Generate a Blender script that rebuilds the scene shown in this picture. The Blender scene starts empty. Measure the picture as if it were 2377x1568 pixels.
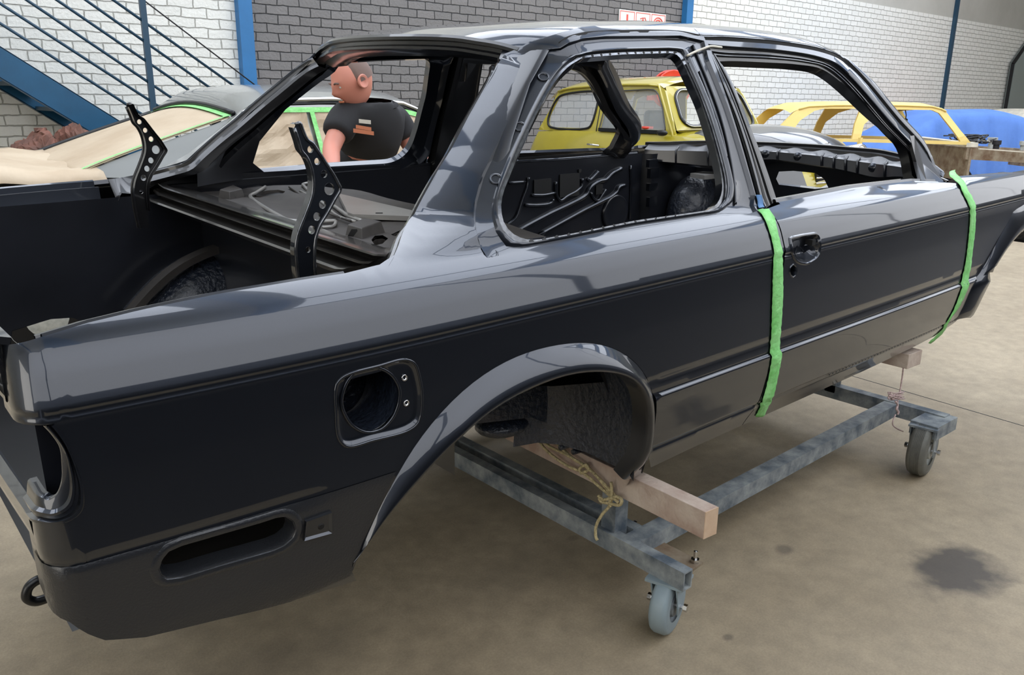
import bpy, bmesh, math, random
import numpy as np
from mathutils import Vector, Matrix
from mathutils.geometry import delaunay_2d_cdt
random.seed(7)
S = bpy.context.scene
COL = S.collection
PI = math.pi
# ------------------------------------------------------------------ camera, world, light, exposure
IW, IH = 2377, 1568
CPOS = np.array([-1.1589, -1.9523, 1.3287]); CYAW, CPIT, CROLL, CF = 0.859366, -0.278870, 0.0123045, 1911.
def cam_rot():
    cp, sp, cy, sy = math.cos(CPIT), math.sin(CPIT), math.cos(CYAW), math.sin(CYAW)
    f = np.array([cp*cy, cp*sy, sp]); r = np.array([sy, -cy, 0.]); u = np.cross(r, f)
    c, s = math.cos(CROLL), math.sin(CROLL)
    return np.array([c*r+s*u, -s*r+c*u, f])
RM = cam_rot()
cam = bpy.data.cameras.new('camera'); cam_o = bpy.data.objects.new('camera', cam); COL.objects.link(cam_o)
cam.sensor_fit = 'HORIZONTAL'; cam.sensor_width = 36; cam.lens = 36*CF/IW; cam.clip_start = .05; cam.clip_end = 200
m = Matrix.Identity(4)
for i in range(3):
    m[i][0], m[i][1], m[i][2], m[i][3] = RM[0][i], RM[1][i], -RM[2][i], CPOS[i]
cam_o.matrix_world = m
S.camera = cam_o
S.view_settings.view_transform = 'Standard'; S.view_settings.look = 'None'
S.view_settings.exposure = 0.72; S.view_settings.gamma = 1; S.view_settings.use_curve_mapping = False
S.cycles.use_denoising = True
S.cycles.max_bounces = 6; S.cycles.diffuse_bounces = 3; S.cycles.glossy_bounces = 3; S.cycles.transmission_bounces = 2; S.cycles.transparent_max_bounces = 6
S.cycles.use_adaptive_sampling = True; S.cycles.adaptive_threshold = .03
S.cycles.sample_clamp_indirect = 6
S.cycles.caustics_reflective = False; S.cycles.caustics_refractive = False
world = bpy.data.worlds.new('world'); S.world = world; world.use_nodes = True
wb = world.node_tree.nodes['Background']; wb.inputs[0].default_value = (.80, .90, 1.0, 1); wb.inputs[1].default_value = 1.6
WALL_STRENGTH = 1.45
SKY_STRENGTH = 2.6      # translucent roof sheets
# ------------------------------------------------------------------ materials
def lin(c):
    return tuple((x/12.92 if x <= .04045 else ((x+.055)/1.055)**2.4) for x in [v/255 for v in c])
def new_mat(name):
    mt = bpy.data.materials.new(name); mt.use_nodes = True
    nt = mt.node_tree; return mt, nt, nt.nodes['Principled BSDF']
def node(nt, typ, **kw):
    n = nt.nodes.new(typ)
    for k, v in kw.items():
        if k.startswith('i_'): n.inputs[k[2:].replace('_', ' ')].default_value = v
        else: setattr(n, k, v)
    return n
def mat(name, rgb, rough=.5, metal=0., coat=0., noise=0., nscale=8., bump=0., bscale=60., spec=.5, coat_rough=.04, rgb2=None, trans=0., coords='Object'):
    mt, nt, b = new_mat(name); c = lin(rgb)
    b.inputs['Roughness'].default_value = rough; b.inputs['Metallic'].default_value = metal
    b.inputs['Coat Weight'].default_value = coat; b.inputs['Coat Roughness'].default_value = coat_rough
    b.inputs['Specular IOR Level'].default_value = spec; b.inputs['Transmission Weight'].default_value = trans
    b.inputs['Base Color'].default_value = (*c, 1)
    L = nt.links.new
    if noise or rgb2 or bump: tc = node(nt, 'ShaderNodeTexCoord')
    if noise or rgb2:
        n = node(nt, 'ShaderNodeTexNoise', i_Scale=nscale, i_Detail=6., i_Roughness=.6); L(tc.outputs[coords], n.inputs['Vector'])
        r = node(nt, 'ShaderNodeValToRGB'); L(n.outputs['Fac'], r.inputs[0])
        c2 = lin(rgb2) if rgb2 else tuple(min(1, v*(1+noise)) for v in c)
        c1 = c if rgb2 else tuple(v*(1-noise) for v in c)
        r.color_ramp.elements[0].position = .35; r.color_ramp.elements[1].position = .65
        r.color_ramp.elements[0].color = (*c1, 1); r.color_ramp.elements[1].color = (*c2, 1)
        L(r.outputs[0], b.inputs['Base Color'])
    if bump:
        n = node(nt, 'ShaderNodeTexNoise', i_Scale=bscale, i_Detail=4.); L(tc.outputs[coords], n.inputs['Vector'])
        bp = node(nt, 'ShaderNodeBump', i_Strength=bump, i_Distance=.01); L(n.outputs['Fac'], bp.inputs['Height']); L(bp.outputs[0], b.inputs['Normal'])
    return mt
def emit(name, rgb, s):
    mt, nt, b = new_mat(name)
    b.inputs['Base Color'].default_value = (0, 0, 0, 1); b.inputs['Emission Color'].default_value = (*lin(rgb), 1); b.inputs['Emission Strength'].default_value = s
    return mt
M = {}
# dark metallic paint: flake layer under clear coat
def car_paint(name, rgb, rough=.38, metal=.75, coatr=.035):
    mt, nt, b = new_mat(name); L = nt.links.new
    b.inputs['Base Color'].default_value = (*lin(rgb), 1); b.inputs['Metallic'].default_value = metal; b.inputs['Roughness'].default_value = rough
    b.inputs['Coat Weight'].default_value = 1; b.inputs['Coat Roughness'].default_value = coatr; b.inputs['Coat IOR'].default_value = 1.55
    tc = node(nt, 'ShaderNodeTexCoord'); v = node(nt, 'ShaderNodeTexVoronoi', i_Scale=900.); L(tc.outputs['Object'], v.inputs['Vector'])
    bp = node(nt, 'ShaderNodeBump', i_Strength=.18, i_Distance=.001); L(v.outputs['Color'], bp.inputs['Height']); L(bp.outputs[0], b.inputs['Normal'])
    return mt
M['paint'] = car_paint('dark_metallic_paint', (50, 54, 62), .34, .9)
M['paint_in'] = mat('satin_black_inner_paint', (28, 30, 36), .3, coat=.6, coat_rough=.12, noise=.2, nscale=5)
M['chip'] = mat('textured_underseal', (44, 46, 50), .36, coat=.5, coat_rough=.16, bump=.18, bscale=260, metal=.4)
M['tub'] = mat('lumpy_underseal', (38, 44, 56), .3, coat=.5, coat_rough=.15, bump=.9, bscale=70)
M['black'] = mat('black_satin', (14, 14, 15), .35)
M['rubber'] = mat('black_frame_paint', (20, 20, 22), .28, coat=.5)
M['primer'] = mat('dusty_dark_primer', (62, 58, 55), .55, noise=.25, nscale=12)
M['flange'] = mat('flange_reflection_grey', (112, 114, 118), .16, metal=.9, noise=.35, nscale=60)  # dark paint made lighter in colour to imitate its bright reflections
M['gutter'] = mat('glossy_dusty_black', (52, 50, 48), .3, coat=.9, coat_rough=.08)
M['primer_hi'] = mat('grey_primer_rib_highlight', (150, 148, 144), .3, noise=.1, metal=.3)  # on the ribs this paler primer imitates highlights; the plates are pale grey
M['seam'] = mat('groove_shadow_black', (8, 8, 9), .6)
M['chrome'] = mat('polished_metal', (215, 215, 215), .12, metal=1)
M['tape'] = mat('green_masking_tape', (128, 214, 118), .6, rgb2=(160, 232, 150), nscale=18, bump=.5, bscale=60)
M['tape_blue'] = mat('blue_masking_tape', (95, 140, 190), .6)
M['steel'] = mat('painted_blue_grey_steel', (84, 95, 106), .5, rgb2=(158, 164, 165), nscale=14, bump=.15, bscale=80)
M['timber'] = mat('dirty_pinkish_timber', (168, 142, 128), .75, rgb2=(205, 190, 176), nscale=9, bump=.3, bscale=70)
M['timber_end'] = mat('pine_end_grain', (218, 190, 162), .7, rgb2=(204, 172, 142), nscale=20)
M['rope'] = mat('pale_twisted_rope', (196, 182, 140), .8, noise=.3, nscale=120, bump=.6, bscale=200)
M['string'] = mat('pink_white_string', (206, 182, 180), .8, noise=.25, nscale=150)
M['wheel_rubber'] = mat('grey_ribbed_tyre', (104, 104, 98), .6, noise=.15, nscale=20)
M['rim'] = mat('pale_wheel_rim', (176, 178, 172), .4, noise=.2, nscale=25)
M['caster_blue'] = mat('blue_grey_caster_tread', (142, 158, 166), .45, noise=.08)
M['paper'] = mat('masking_paper', (184, 163, 136), .65, rgb2=(203, 185, 159), nscale=2.2, bump=.6, bscale=9)
M['bag'] = mat('crumpled_brown_paper', (78, 54, 44), .7, rgb2=(128, 82, 66), nscale=4, bump=.6, bscale=14)
M['blue'] = mat('blue_painted_steel', (38, 108, 162), .45, noise=.08, nscale=4)
M['blue_dark'] = mat('dark_blue_stair_paint', (20, 78, 112), .4, noise=.12, nscale=4)
M['rail'] = mat('dark_blue_rail_paint', (26, 62, 84), .4)
M['silver'] = car_paint('silver_grey_paint', (150, 152, 150), .35, .6)
M['grey_car'] = mat('dull_grey_car_paint', (112, 114, 110), .45, coat=.3, coat_rough=.2)
M['mini'] = mat('olive_yellow_paint', (176, 160, 44), .3, coat=1, noise=.03)
M['mini_black'] = mat('black_bonnet_paint', (46, 46, 48), .3, coat=1)
M['yellow'] = mat('pale_yellow_shell_paint', (226, 196, 112), .5, rgb2=(232, 206, 128), nscale=3)
M['tarp'] = mat('blue_car_cover', (86, 126, 196), .75, noise=.08, nscale=3, bump=.3, bscale=120)
M['tan'] = mat('bare_tan_metal', (150, 138, 118), .6, rgb2=(108, 84, 62), nscale=10)
M['white'] = mat('white_paint', (222, 222, 216), .5)
M['cream'] = mat('cream_metal', (206, 200, 184), .5, noise=.15, nscale=12)
M['red'] = mat('red_gloss', (226, 62, 40), .35, coat=.5)
M['wire'] = mat('black_wiring', (30, 30, 34), .5)
M['skin'] = mat('skin', (214, 142, 122), .5)
M['hair'] = mat('short_grey_hair', (120, 100, 92), .8)
M['shirt'] = mat('charcoal_shirt', (40, 40, 42), .85, noise=.1)
M['orange'] = mat('orange_print', (196, 120, 84), .8)
M['trousers'] = mat('dark_trousers', (34, 36, 44), .85)
M['sheet'] = mat('pale_roof_sheet', (205, 208, 206), .6)
M['grey_wall'] = mat('plaster', (176, 174, 164), .85, rgb2=(188, 186, 176), nscale=1.2)
M['dark_floor'] = mat('dark_reflection_strip', (44, 44, 48), .6, noise=.2, nscale=6)  # for the added strip that darkens reflections in the car side
M['door_grey'] = mat('grey_green_panel', (140, 148, 142), .6)
M['dark_wall'] = mat('dark_workshop_wall', (26, 29, 36), .8, rgb2=(36, 38, 44), nscale=.8)
def glass():
    mt, nt, b = new_mat('thin_window_glass')
    b.inputs['Base Color'].default_value = (.9, .93, .9, 1); b.inputs['Roughness'].default_value = .02
    b.inputs['Alpha'].default_value = .16; b.inputs['Specular IOR Level'].default_value = .8
    return mt
M['glass'] = glass()
# ------------------------------------------------------------------ object helpers
def tag(o, label=None, cat=None, group=None, kind=None):
    if label: o['label'] = label
    if cat: o['category'] = cat
    if group: o['group'] = group
    if kind: o['kind'] = kind
    return o
def thing(name, label, cat, loc=(0, 0, 0), group=None):
    o = bpy.data.objects.new(name, None); COL.objects.link(o); o.location = loc; o.empty_display_size = .1
    return tag(o, label, cat, group)
def put(name, verts, faces, m, parent=None, smooth=True, normals=None, kind=None, label=None):
    """one mesh object; verts in world coordinates"""
    me = bpy.data.meshes.new(name)
    off = Vector((0, 0, 0))
    if parent is not None:
        q = parent
        while q is not None: off += q.location; q = q.parent
    vs = [tuple(float(a)-b for a, b in zip(v, off)) for v in verts]
    me.from_pydata(vs, [], [tuple(int(i) for i in f) for f in faces]); me.materials.append(M[m] if isinstance(m, str) else m)
    if smooth:
        me.polygons.foreach_set('use_smooth', [True]*len(me.polygons))
    me.update()
    if normals is not None: me.normals_split_custom_set_from_vertices([tuple(n) for n in normals])
    o = bpy.data.objects.new(name, me); COL.objects.link(o); o.parent = parent
    if kind: o['kind'] = kind
    if label: o['label'] = label
    return o
class MB:
    """collects shapes into one mesh"""
    def __init__(s): s.v = []; s.f = []
    def add(s, v, f):
        n = len(s.v); s.v += [tuple(map(float, p)) for p in v]; s.f += [tuple(i+n for i in q) for q in f]; return s
    def box(s, c, d, rz=0., mtx=None):
        x, y, z = [a/2 for a in d]; v = [np.array(p, float) for p in ((-x,-y,-z),(x,-y,-z),(x,y,-z),(-x,y,-z),(-x,-y,z),(x,-y,z),(x,y,z),(-x,y,z))]
        if mtx is not None: v = [np.asarray(mtx) @ p for p in v]
        if rz: cs, sn = math.cos(rz), math.sin(rz); v = [np.array((p[0]*cs-p[1]*sn, p[0]*sn+p[1]*cs, p[2])) for p in v]
        return s.add([p+np.array(c) for p in v], [(0,3,2,1),(4,5,6,7),(0,1,5,4),(1,2,6,5),(2,3,7,6),(3,0,4,7)])
    def bar(s, a, b, w, h, up=(0, 0, 1)):
        """rectangular bar from a to b, w across, h along up"""
        a = np.array(a, float); b = np.array(b, float); t = b-a; t /= np.linalg.norm(t); up = np.array(up, float)
        sd = np.cross(t, up); sd /= np.linalg.norm(sd); u = np.cross(sd, t)
        v = [p+sd*i*w/2+u*j*h/2 for p in (a, b) for i, j in ((-1,-1),(1,-1),(1,1),(-1,1))]
        return s.add(v, [(0,1,2,3),(7,6,5,4),(0,4,5,1),(1,5,6,2),(2,6,7,3),(3,7,4,0)])
    def tube(s, path, r, n=8, closed=False, cap=True, flat=1., fdir=None):
        P = [np.array(p, float) for p in path]; k = len(P); rings = []; rr = r if hasattr(r, '__len__') else [r]*k
        prev = None
        for i in range(k):
            a = P[(i-1) % k] if (closed or i) else P[i]; b = P[(i+1) % k] if (closed or i < k-1) else P[i]
            t = b-a; t /= (np.linalg.norm(t)+1e-12)
            if fdir is not None: nrm = np.array(fdir, float)
            elif prev is None: nrm = np.array((0, 0, 1.)) if abs(t[2]) < .9 else np.array((1., 0, 0))
            else: nrm = prev
            nrm = nrm-t*(nrm@t); nrm /= (np.linalg.norm(nrm)+1e-12); prev = nrm; bn = np.cross(t, nrm)
            rings.append([P[i]+rr[i]*(math.cos(2*PI*j/n)*nrm*flat+math.sin(2*PI*j/n)*bn) for j in range(n)])
        v = [p for g in rings for p in g]; f = []
        for i in range(k if closed else k-1):
            for j in range(n):
                a0 = i*n+j; a1 = i*n+(j+1) % n; b0 = ((i+1) % k)*n+j; b1 = ((i+1) % k)*n+(j+1) % n
                f.append((a0, a1, b1, b0))
        if cap and not closed: f.append(tuple(range(n))[::-1]); f.append(tuple((k-1)*n+j for j in range(n)))
        return s.add(v, f)
    def grid(s, rows, closed=False):
        k = len(rows); n = len(rows[0]); v = [p for r in rows for p in r]; f = []
        for i in range(k-1):
            for j in range(n if closed else n-1): f.append((i*n+j, i*n+(j+1) % n, (i+1)*n+(j+1) % n, (i+1)*n+j))
        return s.add(v, f)
    def lathe(s, c, axis, prof, n=24):
        """prof: list of (radius, height along axis)"""
        ax = np.array(axis, float); ax /= np.linalg.norm(ax); a = np.array((0, 0, 1.)) if abs(ax[2]) < .9 else np.array((1., 0, 0))
        e1 = np.cross(ax, a); e1 /= np.linalg.norm(e1); e2 = np.cross(ax, e1); c = np.array(c, float)
        rows = [[c+ax*h+r*(math.cos(2*PI*j/n)*e1+math.sin(2*PI*j/n)*e2) for j in range(n)] for r, h in prof]
        return s.grid(rows, closed=True)
    def poly(s, pts): return s.add(pts, [tuple(range(len(pts)))])
    def prism(s, pts, d):
        d = np.array(d, float); n = len(pts); v = [np.array(p, float) for p in pts]; v = v+[p+d for p in v]
        return s.add(v, [tuple(range(n))[::-1], tuple(range(n, 2*n))]+[(i, (i+1) % n, n+(i+1) % n, n+i) for i in range(n)])
    def ball(s, c, r, n=16, mtx=None):
        c = np.array(c, float); r = np.array(r if hasattr(r, '__len__') else (r, r, r), float); rows = []
        for i in range(n+1):
            th = PI*i/n
            rows.append([c+r*np.array((math.sin(th)*math.cos(2*PI*j/n), math.sin(th)*math.sin(2*PI*j/n), math.cos(th))) for j in range(n)])
        return s.grid(rows, closed=True)
    def out(s, name, m, parent=None, smooth=False, bevel=0., **kw):
        o = put(name, s.v, s.f, m, parent, smooth=smooth or bevel > 0, **kw)
        if smooth or bevel:
            bm = bmesh.new(); bm.from_mesh(o.data); bmesh.ops.remove_doubles(bm, verts=bm.verts, dist=1e-5)
            if bm.faces: bmesh.ops.recalc_face_normals(bm, faces=bm.faces)
            bm.to_mesh(o.data); bm.free()
            if smooth == 'auto':
                for e in o.data.edges: pass
                o.data.set_sharp_from_angle(angle=math.radians(38))
        if bevel:
            md = o.modifiers.new('bevel', 'BEVEL'); md.width = bevel; md.segments = 2; md.limit_method = 'ANGLE'; md.harden_normals = True
        return o
def cr(pts, n=8, closed=False):
    """Catmull-Rom through points"""
    P = [np.array(p, float) for p in pts]; k = len(P); out = []
    for i in range(k if closed else k-1):
        p1, p2 = P[i], P[(i+1) % k]
        p0 = P[(i-1) % k] if (closed or i > 0) else 2*p1-p2
        p3 = P[(i+2) % k] if (closed or i < k-2) else 2*p2-p1
        d = [max(np.linalg.norm(b-a), 1e-6)**.5 for a, b in ((p0, p1), (p1, p2), (p2, p3))]
        t0, t1 = 0, d[0]; t2 = t1+d[1]; t3 = t2+d[2]
        for q in range(n):
            t = t1+(t2-t1)*q/n
            a1 = (t1-t)/(t1-t0)*p0+(t-t0)/(t1-t0)*p1; a2 = (t2-t)/(t2-t1)*p1+(t-t1)/(t2-t1)*p2; a3 = (t3-t)/(t3-t2)*p2+(t-t2)/(t3-t2)*p3
            b1 = (t2-t)/(t2-t0)*a1+(t-t0)/(t2-t0)*a2; b2 = (t3-t)/(t3-t1)*a2+(t-t1)/(t3-t1)*a3
            out.append((t2-t)/(t2-t1)*b1+(t-t1)/(t2-t1)*b2)
    if not closed: out.append(P[-1])
    return out
def resample(pts, n, closed=False):
    P = np.array([np.array(p, float) for p in pts]);
    if closed: P = np.vstack([P, P[:1]])
    d = np.r_[0, np.cumsum(np.linalg.norm(np.diff(P, axis=0), axis=1))]
    t = np.linspace(0, d[-1], n+1)[:-1] if closed else np.linspace(0, d[-1], n)
    return np.stack([np.interp(t, d, P[:, i]) for i in range(P.shape[1])], 1)
def strip(paths, name, m, parent, smooth=True, **kw):
    """surface through several matching polylines"""
    return MB().grid(paths).out(name, m, parent, smooth=smooth, **kw)
# ------------------------------------------------------------------ the workshop
def brick_mat(name, c1, c2, mort, strength):
    mt, nt, b = new_mat(name); L = nt.links.new
    tc = node(nt, 'ShaderNodeTexCoord'); sp = node(nt, 'ShaderNodeSeparateXYZ'); L(tc.outputs['Object'], sp.inputs[0])
    nz = node(nt, 'ShaderNodeTexNoise', i_Scale=9., i_Detail=3.); L(tc.outputs['Object'], nz.inputs['Vector'])
    cb = node(nt, 'ShaderNodeCombineXYZ'); L(sp.outputs['X'], cb.inputs[0]); L(sp.outputs['Z'], cb.inputs[1])
    mx = node(nt, 'ShaderNodeVectorMath', operation='MULTIPLY_ADD'); L(nz.outputs['Color'], mx.inputs[0]); mx.inputs[1].default_value = (.034, .026, 0); L(cb.outputs[0], mx.inputs[2])
    br = node(nt, 'ShaderNodeTexBrick', i_Scale=1.); br.offset = .5; br.squash = 1
    br.inputs['Brick Width'].default_value = .232; br.inputs['Row Height'].default_value = .085; br.inputs['Mortar Size'].default_value = .006
    br.inputs['Mortar Smooth'].default_value = .55; br.inputs['Bias'].default_value = -.2
    br.inputs['Color1'].default_value = (*lin(c1), 1); br.inputs['Color2'].default_value = (*lin(c2), 1); br.inputs['Mortar'].default_value = (*lin(mort), 1)
    L(mx.outputs[0], br.inputs['Vector']); 
    n2 = node(nt, 'ShaderNodeTexNoise', i_Scale=38., i_Detail=5.); L(tc.outputs['Object'], n2.inputs['Vector'])
    inv = node(nt, 'ShaderNodeMath', operation='MULTIPLY_ADD'); L(br.outputs['Fac'], inv.inputs[0]); inv.inputs[1].default_value = -1.; 
    m2 = node(nt, 'ShaderNodeMath', operation='MULTIPLY'); L(n2.outputs['Fac'], m2.inputs[0]); m2.inputs[1].default_value = .45; L(m2.outputs[0], inv.inputs[2])
    bp = node(nt, 'ShaderNodeBump', i_Strength=strength, i_Distance=.012); L(inv.outputs[0], bp.inputs['Height']); L(bp.outputs[0], b.inputs['Normal'])
    L(br.outputs['Color'], b.inputs['Base Color']); b.inputs['Roughness'].default_value = .55
    return mt
M['brick_white'] = brick_mat('white_painted_brick', (232, 231, 222), (224, 223, 214), (172, 170, 160), 1.)
M['brick_dark'] = brick_mat('charcoal_painted_brick', (118, 115, 113), (108, 106, 104), (22, 22, 23), 1.)
def floor_mat():
    mt, nt, b = new_mat('worn_concrete_floor'); L = nt.links.new
    tc = node(nt, 'ShaderNodeTexCoord')
    def noise(sc, det, lo, hi, c1, c2):
        n = node(nt, 'ShaderNodeTexNoise', i_Scale=sc, i_Detail=det, i_Roughness=.65); L(tc.outputs['Object'], n.inputs['Vector'])
        r = node(nt, 'ShaderNodeValToRGB'); r.color_ramp.elements[0].position = lo; r.color_ramp.elements[1].position = hi
        r.color_ramp.elements[0].color = (*c1, 1); r.color_ramp.elements[1].color = (*c2, 1); L(n.outputs['Fac'], r.inputs[0]); return r, n
    a, _ = noise(.9, 6, .3, .7, lin((146, 132, 110)), lin((174, 160, 136)))
    bq, _ = noise(14, 8, .3, .72, (.78, .78, .78), (1.08, 1.07, 1.05))
    c, nf = noise(160, 3, .3, .7, (.86, .86, .86), (1.06, 1.06, 1.06))
    m1 = node(nt, 'ShaderNodeMix', data_type='RGBA', blend_type='MULTIPLY'); m1.inputs[0].default_value = 1; L(a.outputs[0], m1.inputs[6]); L(bq.outputs[0], m1.inputs[7])
    m2 = node(nt, 'ShaderNodeMix', data_type='RGBA', blend_type='MULTIPLY'); m2.inputs[0].default_value = 1; L(m1.outputs[2], m2.inputs[6]); L(c.outputs[0], m2.inputs[7])
    last = m2.outputs[2]
    n4 = node(nt, 'ShaderNodeTexNoise', i_Scale=11., i_Detail=8.); L(tc.outputs['Object'], n4.inputs['Vector'])
    for (x, y, rx, ry, amt) in STAINS:
        mp = node(nt, 'ShaderNodeVectorMath', operation='SUBTRACT'); L(tc.outputs['Object'], mp.inputs[0]); mp.inputs[1].default_value = (x, y, 0)
        dv = node(nt, 'ShaderNodeVectorMath', operation='DIVIDE'); L(mp.outputs[0], dv.inputs[0]); dv.inputs[1].default_value = (rx, ry, 1)
        ln = node(nt, 'ShaderNodeVectorMath', operation='LENGTH'); L(dv.outputs[0], ln.inputs[0])
        ad = node(nt, 'ShaderNodeMath', operation='MULTIPLY_ADD'); L(n4.outputs['Fac'], ad.inputs[0]); ad.inputs[1].default_value = 1.3; L(ln.outputs['Value'], ad.inputs[2])
        mr = node(nt, 'ShaderNodeMapRange'); L(ad.outputs[0], mr.inputs[0]); mr.inputs[1].default_value = 1.2; mr.inputs[2].default_value = 1.75; mr.inputs[3].default_value = amt; mr.inputs[4].default_value = 0
        mm = node(nt, 'ShaderNodeMix', data_type='RGBA'); L(mr.outputs[0], mm.inputs[0]); L(last, mm.inputs[6]); mm.inputs[7].default_value = (*lin((66, 62, 60)), 1); last = mm.outputs[2]
    L(last, b.inputs['Base Color']); b.inputs['Roughness'].default_value = .62; b.inputs['Specular IOR Level'].default_value = .35
    bp = node(nt, 'ShaderNodeBump', i_Strength=.15, i_Distance=.004); L(nf.outputs['Fac'], bp.inputs['Height']); L(bp.outputs[0], b.inputs['Normal'])
    return mt
def ground(u, v, z=0.):
    r = RM.T @ np.array([(u-IW/2)/CF, -(v-IH/2)/CF, 1.]); return CPOS+(z-CPOS[2])/r[2]*r
STAINS = []
for u, v, rx, ry, a in ((2225, 1325, .19, .13, .85), (1820, 1277, .04, .03, .5), (1690, 1480, .02, .015, .5), (1330, 1250, .03, .02, .3), (1700, 1080, .3, .1, .25), (1230, 1310, .3, .12, .16), (2080, 790, .3, .2, .12), (640, 1540, .3, .1, .2)):
    g_ = ground(u, v); STAINS.append((g_[0], g_[1], rx, ry, a))
M['floor'] = floor_mat()
X0, X1, Y0, WY, ZC = -7., 24., -3.8, 6., 6.2
def struct(name, mb, m, smooth=False):
    o = mb.out(name, m, None, smooth=smooth); o['kind'] = 'structure'; return o
struct('floor', MB().box(((X0+X1)/2, (Y0+WY)/2, -.05), (X1-X0, WY-Y0, .1)), 'floor')
struct('trim_9', MB().box(((X0+X1)/2, (Y0-1.7)/2, .001), (X1-X0, -1.7-Y0, .002)), 'dark_floor')  # unseen dark strip, added to darken what the lower car side reflects
a_ = ground(1990, 877); b_ = ground(2377, 990); d_ = (b_-a_); 
jl = MB(); p_ = a_-d_*1.6; q_ = b_+d_*1.5; jl.bar((p_[0], p_[1], -.0005), (q_[0], q_[1], -.0005), .005, .003); struct('trim_7', jl, 'seam')
# back wall: white bay, charcoal bay, white bays, plaster band above
w_ = .11
struct('wall_back_left', MB().box(((X0+2.29)/2, WY+w_, 1.56), (2.29-X0, 2*w_, 3.12)), 'brick_white')
struct('wall_back_middle', MB().box(((2.29+8.92)/2, WY+w_, 1.56), (8.92-2.29, 2*w_, 3.12)), 'brick_dark')
struct('wall_back_right', MB().box(((8.92+X1)/2, WY+w_, 1.56), (X1-8.92, 2*w_, 3.12)), 'brick_white')
struct('wall_back_upper', MB().box(((X0+X1)/2, WY+w_+.004, (3.12+ZC)/2), (X1-X0, 2*w_, ZC-3.12)), 'grey_wall')
struct('wall_front', MB().box(((X0+X1)/2, Y0-.1, ZC/2), (X1-X0, .2, ZC)), 'dark_wall')  # unseen wall, set close and dark to shape the reflections in the car
struct('wall_left', MB().box((X0-.1, (Y0+WY)/2, ZC/2), (.2, WY-Y0, ZC)), 'grey_wall')
struct('wall_right', MB().box((X1+.1, (Y0+WY)/2, ZC/2), (.2, WY-Y0, ZC)), 'grey_wall')
ce = MB(); ce.box(((X0+X1)/2, (Y0+WY)/2, ZC+.06), (X1-X0, WY-Y0, .1)); struct('ceiling', ce, 'sheet')
# steel columns in the wall line
for i, (x, wd) in enumerate(((2.29, .13), (8.88, .14))):
    struct('trim_%d' % (i+1), MB().box((x, WY-.045, ZC/2), (wd, .09, ZC)).box((x+wd/2+.012, WY-.02, ZC/2), (.02, .05, ZC)), 'blue')
struct('trim_3', MB().box((17.75, WY-.03, (ZC)/2), (.10, .06, ZC)), 'rail')
# grey rolling panel at the far right end of the wall
dp = MB(); dp.prism([(21.15, WY-.02, 0), (24, WY-.02, 0), (24, WY-.02, 4.4), (22.4, WY-.02, 3.3), (21.15, WY-.02, 2.33)], (0, -.12, 0)); struct('door_1', dp, 'door_grey')
dp = MB(); dp.bar((21.1, WY-.1, 0), (21.1, WY-.1, 2.33), .05, .06, (0, 1, 0)); dp.bar((21.1, WY-.1, 2.33), (23.6, WY-.1, 4.15), .05, .06, (0, 1, 0)); struct('trim_4', dp, 'seam')
# roof light sheets and the open doorway behind the photographer
M['roof_light'] = emit('daylight_roof_sheet', (236, 243, 255), SKY_STRENGTH)
M['wall_fill'] = emit('added_wall_glow', (238, 240, 244), WALL_STRENGTH)  # glow added to the unseen front wall to brighten the car's shoulder
M['doorway'] = emit('daylight_doorway', (255, 250, 240), 2.2)
k = 1
struct('window_40', MB().box((-.95, 3.2, ZC-.005), (3.1, 5.2, .03)), 'roof_light'); struct('window_41', MB().box((-4.6, 3.2, ZC-.005), (2.6, 5.2, .03)), 'roof_light')  # extra roof sheets added to brighten the left wall and rear pillar
for x in (2.9, 6.6, 10.3, 14.0):
    for y0, y1 in ((Y0+.1, -1.1), (-.9, 5.8)):
        struct('window_%d' % k, MB().box((x, (y0+y1)/2, ZC-.005), (2.9, y1-y0, .03)), 'roof_light'); k += 1
for x in (-5., -.8, 1.05, 4.75, 8.45, 12.15, 15.85, 19.55, 23.2):
    mb = MB(); mb.box((x, (Y0+WY)/2, ZC-.2), (.12, WY-Y0, .3)); mb.box((x, (Y0+WY)/2, ZC-.05), (.22, WY-Y0, .015)); mb.box((x, (Y0+WY)/2, ZC-.35), (.22, WY-Y0, .015)); struct('trim_%d' % (k), mb, 'blue'); k += 1
for x in (-4.4, .4, 5.2, 10.0, 14.8, 19.6):
    struct('window_%d' % (k+20), MB().box((x+.2, Y0+.02, 4.0), (4.6, .05, 4.1)), 'wall_fill'); k += 1  # added glow panels out of view, mirrored in the car's upper side
struct('door_2', MB().box((X0+.02, -2.1, 1.6), (.05, 2.8, 2.8)), 'doorway')
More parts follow.
